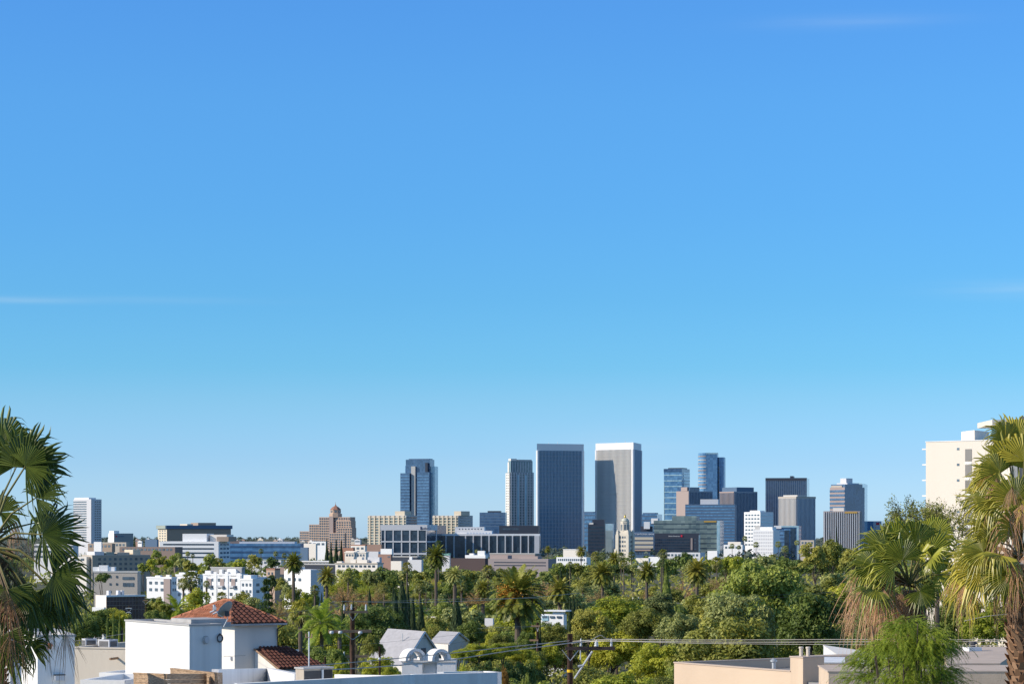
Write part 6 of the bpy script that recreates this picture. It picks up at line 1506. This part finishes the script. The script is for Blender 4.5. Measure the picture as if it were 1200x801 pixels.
p1 = pole('brown utility pole with two crossarms left of the grey gable house', 413, 711.5, 160, 5.6, 12, [(402, 430.5, 716.5, 2.6, 'armwood'), (385, 434.5, 739, 3.4, 'armwood')],
     [(403, 711, 2.6, 7, 'up'), (411.3, 710.5, 2.4, 7, 'up'), (428, 711, 2.6, 8, 'up'), (388, 740, 5, 3.6, 'dn'), (398, 740, 5, 3.6, 'dn'), (421, 740.5, 5, 3.6, 'dn')])
p2 = pole('dark utility pole with a yellow band and one long crossarm in the bottom centre', 668, 742, 110, 6.6, 4, [(662, 720, 759, 4, 'armdark')],
     [(680.3, 752, 3, 10, 'up'), (698.5, 753, 5.5, 8, 'up'), (716, 752, 3, 10, 'up')], bandy=787)
bb = MB(); u = 110/F; z0 = p2.location.z; bb.tube([(26*u, -.25, Z(762, 110)-z0), (5*u, -.28, Z(794, 110)-z0)], .045, 8); bb.build('diagonal_strut', M['metal'], p2)
bb = MB(); bb.tube([(12*u, -.2, Z(761, 110)-z0), (12*u, -.2, Z(772, 110)-z0)], .03, 6); bb.tube([(9*u, -.25, Z(780, 110)-z0), (14*u, -.25, Z(779, 110)-z0)], .07, 6); bb.build('fitting', M['metal'], p2)
pole('short thin wooden pole between the near utility pole and the grey gable house', 445, 757, 150, 2.6, 0, [], [(445, 771, 3, 3, 'dn')])
pole('wooden pole with a low crossarm behind the near brown utility pole', 411.2, 752, 175, 3, 10, [(402, 430, 768.5, 3, 'armwood')], [(403, 765, 2.2, 5, 'up')])
pole('slim reddish pole stub behind the tan rooftop cabinet', 381, 769, 130, 2.4, 0, [], [])
pole('small double armed pole left of the white modern house', 630, 729, 240, 3.2, -8, [(623, 633, 733, 2, 'armwood'), (621, 631, 749.5, 2, 'armwood')], [])
pole('distant thin wooden pole before the dark glass fronted shed', 171, 701, 330, 1.5, 0, [(168, 174, 703, 1, 'armwood')], [])
pole('thin dark pole rising beyond the roofs near the bright feathery palm', 624, 690, 420, 2, 0, [(616, 628, 694, 1, 'armwood')], [])
pole('grey street light like mast left of the distant thin wooden pole', 151, 709, 340, 1.6, 0, [(147.5, 154.5, 712, .8, 'ceramic'), (148.5, 153.5, 717, .8, 'ceramic')], [])

def cable(label, pts, Y0, Y1, rad=.022, m='wire', cat='cable', grp=None):
    V = [Vector((X(px, lerp(Y0, Y1, i/(len(pts)-1))), lerp(Y0, Y1, i/(len(pts)-1)), Z(py, lerp(Y0, Y1, i/(len(pts)-1))))) for i, (px, py) in enumerate(pts)]
    out = []
    for i in range(len(V)-1):
        p0, p1_, p2_, p3 = V[max(0, i-1)], V[i], V[i+1], V[min(len(V)-1, i+2)]
        for k in range(6):
            t = k/6; out.append(.5*((2*p1_)+(-p0+p2_)*t+(2*p0-5*p1_+4*p2_-p3)*t*t+(-p0+3*p1_-3*p2_+p3)*t**3))
    out.append(V[-1]); o_ = out[0]; bb = MB(); bb.tube([p-o_ for p in out], rad, 5); o = bb.build('power_cable', M[m]); o.location = o_; tag(o, label, cat)
cable('upper one of two pale cables dropping left from the yellow banded pole', [(352, 780.5), (430, 774), (520, 765.5), (600, 757), (640, 753), (668, 750)], 95, 110, 0.019)
cable('lower one of two pale cables dropping left from the yellow banded pole', [(375, 784.5), (440, 781), (520, 773.5), (600, 761.5), (640, 756.5), (680, 751)], 90, 110, 0.022)
cable('uppermost of three pale cables running right from the yellow banded pole', [(668, 751), (716, 748.5), (800, 749.2), (900, 749), (1000, 748.6), (1200, 749)], 110, 104, 0.014)
cable('middle one of three pale cables running right from the yellow banded pole', [(668, 754), (698, 750.5), (800, 751.4), (900, 751.8), (1000, 751.4), (1200, 750.6)], 110, 104, 0.016)
cable('lowest of three pale cables running right from the yellow banded pole', [(680, 752), (716, 750.5), (800, 752.8), (900, 754), (1000, 754.6), (1200, 756)], 109, 102, 0.011)
cable('kinked pale service cable looping over the yellow banded pole', [(660, 754), (690, 750), (703, 743.8), (709, 747), (722, 750)], 108, 112, 0.019)
cable('long grey cable crossing above the cypresses', [(400, 704), (470, 705.5), (560, 703), (640, 698), (680, 694)], 180, 200, 0.017)
cable('thin second grey cable just above the one crossing the cypresses', [(418, 704), (470, 703.5), (520, 701.5), (640, 700)], 185, 200, 0.012)
cable('thin dark cable from the near brown utility pole to the right', [(428, 709), (520, 712), (640, 706), (800, 700), (900, 697), (1000, 692)], 160, 210, 0.009, 'wiredk')
cable('thin dark cable crossing below the orange-fruited palm', [(560, 736), (600, 734), (640, 733)], 236, 240, 0.012, 'wire')
cable('thin dark cable behind the yellow green trees at the right', [(800, 710), (900, 701), (1000, 691)], 200, 205, 0.009, 'wiredk')
cable('pale cable behind the cream building passing the cooling units', [(20, 760), (105, 748), (152, 741)], 130, 132, 0.012)
cable('thin shadowy cable hanging before the shaded wall of the tiled house', [(262, 768.5), (290, 767), (330, 763), (400, 752)], 100, 140, 0.007, 'wiredk')
cable('dark cable rising over the right slope of the tiled roof', [(262, 729), (300, 724.5), (335, 718), (411, 708)], 104, 160, 0.009, 'wiredk')
cable('thin cable left of the grey gable house', [(300, 757), (413, 755), (500, 747), (630, 733)], 150, 240, 0.009, 'wiredk')
for (pxa, ya, yb) in ((1140, 744, 752),):
    cable('pale cable seen between the right palms', [(1130, 727), (1160, 721), (1200, 718)], 130, 130, .02)

# ------------------------------------------------------------------ ground, sky, light, camera
def ground():
    rows = [-3000, -1000, -300, -50, 0, 50, 100, 150, 200, 250, 300, 400, 500, 600, 800, 1000, 1250, 1500, 2000, 2500, 3200, 4000, 6000, 8000, 12000, 20000, 40000, 70000]
    b = MB(); n = 24; V = []
    for Y in rows:
        hw = 400+abs(Y)*.75
        for j in range(n+1): V.append((lerp(-hw, hw, j/n), Y, G(Y)))
    b.v = V
    for i in range(len(rows)-1):
        for j in range(n): a = i*(n+1)+j; b.f.append((a, a+1, a+n+2, a+n+1)); b.a.append(.5)
    m, nt, out = nodes_of('dry_scrubby_ground'); N, L = nt.nodes.new, nt.links.new
    p = N('ShaderNodeBsdfPrincipled'); p.inputs['Roughness'].default_value = .95; L(p.outputs[0], out.inputs[0])
    tc = N('ShaderNodeTexCoord'); n1 = N('ShaderNodeTexNoise'); n1.inputs['Scale'].default_value = .05; n1.inputs['Detail'].default_value = 10; L(tc.outputs['Object'], n1.inputs[0])
    cr = N('ShaderNodeValToRGB'); L(n1.outputs[0], cr.inputs[0]); e = cr.color_ramp.elements
    e[0].position = .35; e[0].color = (.035, .045, .018, 1); e[1].position = .65; e[1].color = (.13, .12, .06, 1); L(cr.outputs[0], p.inputs['Base Color'])
    tag(b.build('ground', m), 'dry green and brown sloping ground between the trees', 'ground', kind='structure')
ground()

SUN_EL, SUN_AZ = 27.0, 14.0      # the sun stands to the left, a little behind the viewer
world = bpy.data.worlds.new('World'); scene.world = world; world.use_nodes = True
nt = world.node_tree; nt.nodes.clear(); N, L = nt.nodes.new, nt.links.new
out = N('ShaderNodeOutputWorld'); bg = N('ShaderNodeBackground'); L(bg.outputs[0], out.inputs[0])
sky = N('ShaderNodeTexSky'); sky.sky_type = 'NISHITA'; sky.sun_disc = False; sky.sun_elevation = R(SUN_EL); sky.sun_rotation = R(-90-SUN_AZ)
sky.altitude = 100; sky.air_density = 1.0; sky.dust_density = .3; sky.ozone_density = 1.5
bg.inputs[1].default_value = SKY_STRENGTH = .10
tc = N('ShaderNodeTexCoord'); sp = N('ShaderNodeSeparateXYZ'); L(tc.outputs['Generated'], sp.inputs[0])
mr = N('ShaderNodeMapRange'); L(sp.outputs[2], mr.inputs[0]); mr.inputs[1].default_value = 0.0; mr.inputs[2].default_value = 1.0; mr.inputs[3].default_value = 0; mr.inputs[4].default_value = 1
cr = N('ShaderNodeValToRGB'); L(mr.outputs[0], cr.inputs[0]); cr.color_ramp.interpolation = 'B_SPLINE' if False else 'LINEAR'
SKYRAMP = [(0.0, (1, 1, 1)), (1.0, (1, 1, 1))]
SKYRAMP = [(0.0, (.80, 1.29, 2.48)), (.0077, (.79, 1.28, 2.42)), (.0288, (.63, 1.085, 2.06)), (.0533, (.525, 1.025, 1.74)), (.0672, (.422, .989, 1.641)), (.095, (.388, .965, 1.597)),
 (.1294, (.40, .987, 1.649)), (.1735, (.445, 1.055, 1.733)), (.2126, (.452, 1.057, 1.806)), (.38, (1.15, 1.45, 1.75)), (1.0, (1.6, 1.65, 1.7))]
e = cr.color_ramp.elements
e[0].position = SKYRAMP[0][0]; e[0].color = (*SKYRAMP[0][1], 1); e[1].position = SKYRAMP[-1][0]; e[1].color = (*SKYRAMP[-1][1], 1)
for pos, c in SKYRAMP[1:-1]:
    q = e.new(pos); q.color = (*c, 1)
mx = N('ShaderNodeMix'); mx.data_type = 'RGBA'; mx.blend_type = 'MULTIPLY'; mx.inputs[0].default_value = 1
L(sky.outputs[0], mx.inputs[6]); L(cr.outputs[0], mx.inputs[7])
# faint wisps of cloud
mp = N('ShaderNodeMapping'); mp.inputs['Scale'].default_value = (4.0, 4.0, 90.0); L(tc.outputs['Generated'], mp.inputs[0])
nz = N('ShaderNodeTexNoise'); nz.inputs['Scale'].default_value = 4.0; nz.inputs['Detail'].default_value = 7; nz.inputs['Roughness'].default_value = .6; L(mp.outputs[0], nz.inputs[0])
def math_(op, a, b=None):
    n = N('ShaderNodeMath'); n.operation = op
    for i, v in enumerate((a, b)):
        if v is None: continue
        if isinstance(v, (int, float)): n.inputs[i].default_value = v
        else: L(v, n.inputs[i])
    return n.outputs[0]
tot = None
for (x0, z0, sx, sz, amp) in ((-.205, .0925, .028, .0011, .16), (-.150, .0935, .05, .0016, .05), (.135, .203, .035, .0028, .07), (.205, .097, .030, .0035, .12), (.045, .035, .03, .006, .10), (.02, .026, .05, .004, .08)):
    dx = math_('DIVIDE', math_('SUBTRACT', sp.outputs[0], x0), sx); dz = math_('DIVIDE', math_('SUBTRACT', sp.outputs[2], z0), sz)
    g_ = math_('MULTIPLY', math_('EXPONENT', math_('MULTIPLY', math_('ADD', math_('MULTIPLY', dx, dx), math_('MULTIPLY', dz, dz)), -1.0)), amp)
    tot = g_ if tot is None else math_('ADD', tot, g_)
fac = math_('MULTIPLY', tot, math_('MULTIPLY', nz.outputs[0], 1.9))
fw = math_('MULTIPLY', fac, math_('GREATER_THAN', sp.outputs[1], 0.0))
m2 = N('ShaderNodeMix'); m2.data_type = 'RGBA'; L(fw, m2.inputs[0]); L(mx.outputs[2], m2.inputs[6]); m2.inputs[7].default_value = (7.0, 8.2, 8.8, 1)
L(m2.outputs[2], bg.inputs[0])

sd = bpy.data.lights.new('sun', 'SUN'); sd.energy = 5.0; sd.angle = R(.5); sd.color = (1.0, .88, .72)
so = bpy.data.objects.new('sun', sd); COL.objects.link(so)
sv = Vector((-math.cos(R(SUN_AZ))*math.cos(R(SUN_EL)), -math.sin(R(SUN_AZ))*math.cos(R(SUN_EL)), math.sin(R(SUN_EL))))
so.rotation_mode = 'QUATERNION'; so.rotation_quaternion = sv.to_track_quat('Z', 'Y'); so.location = (-50, 0, 120)

cam = bpy.data.cameras.new('camera'); co = bpy.data.objects.new('camera', cam); COL.objects.link(co); scene.camera = co
co.location = (0, 0, CZ); co.rotation_euler = (R(90), 0, 0)
cam.sensor_width = 36; cam.lens = 36*F/1200; cam.shift_y = (HOR-400.5)/1200; cam.clip_start = 1; cam.clip_end = 100000
scene.view_settings.view_transform = 'Standard'; scene.view_settings.look = 'None'; scene.view_settings.exposure = 0

# ------------------------------------------------------------------ names for the trees of the woods: which one, by look and neighbours
COLW = dict(olive='olive', green='mid-green', dark='dark-green', lime='yellow-green', greyg='grey-green', twig='brownish', autumn='orange', palm='dull-green', cyp='blackish', fanlit='bright', queen='bright', wfar='hazy')
KW = dict(leafy='leafy tree', bush='bush', bare='bare tree', fan='fan palm', date='feather palm', cypress='cypress', conifer='conifer', cedar='cedar', queen='palm')
PLACES = [(-200, 125, 'behind the left palm'), (125, 200, 'below the beige flats'), (200, 270, 'before the white terrace'), (270, 335, 'right of the white terrace'),
 (335, 400, 'beside the leftmost date palms'), (400, 455, 'above the brown pole'), (455, 520, 'around the cypress group'), (520, 590, 'left of the orange-fruited palm'), (590, 655, 'beside the orange-fruited palm'),
 (655, 715, 'below the left twin tower'), (715, 775, 'below the city hall'), (775, 850, 'below the black bank'), (850, 915, 'below the white grid office'), (915, 965, 'below the stone ribbed tower'), (965, 1030, 'below the white ribbed office'), (1030, 1500, 'behind the right palms')]
DEP = [(0, 215, 'past the roofs'), (215, 330, 'nearby'), (330, 520, 'mid-woods'), (520, 900, 'farther back'), (900, 5000, 'farthest back')]
cells = {}
for t in TREES:
    root, kind, key, px, yt, Y, w, lab = t
    if lab: continue
    pl = next(p[2] for p in PLACES if p[0] <= px < p[1]); dp = next(d[2] for d in DEP if d[0] <= Y < d[1])
    size = 'large' if w > 42 else ('small' if w < 18 else '')
    cells.setdefault((size, COLW[key], KW[kind], dp, pl), []).append(t)
ORD = {2: ['left', 'right'], 3: ['leftmost', 'middle', 'rightmost']}
NW = ['', 'one', 'two', 'three', 'four', 'five', 'six', 'seven', 'eight', 'nine', 'ten']
for (size, cw, kw, dp, pl), L_ in cells.items():
    L_.sort(key=lambda t: t[3]); n = len(L_); base = ' '.join(x for x in (size, cw, kw) if x)
    for i, t in enumerate(L_):
        if n == 1: lab = '%s %s %s' % (base, dp, pl)
        elif n <= 3: lab = '%s of %s %ss %s %s' % (ORD[n][i], NW[n], base, dp, pl)
        else: lab = '%s of %s %ss %s %s' % (['first', 'second', 'third', 'fourth', 'fifth', 'sixth', 'seventh', 'eighth', 'ninth', 'tenth'][min(i, 9)], NW[min(n, 10)], base, dp, pl)
        t[0]['label'] = lab; t[0]['group'] = '%ss %s' % (KW[t[1]], 'in the woods below the skyline')
print('OBJECTS', len(bpy.data.objects))
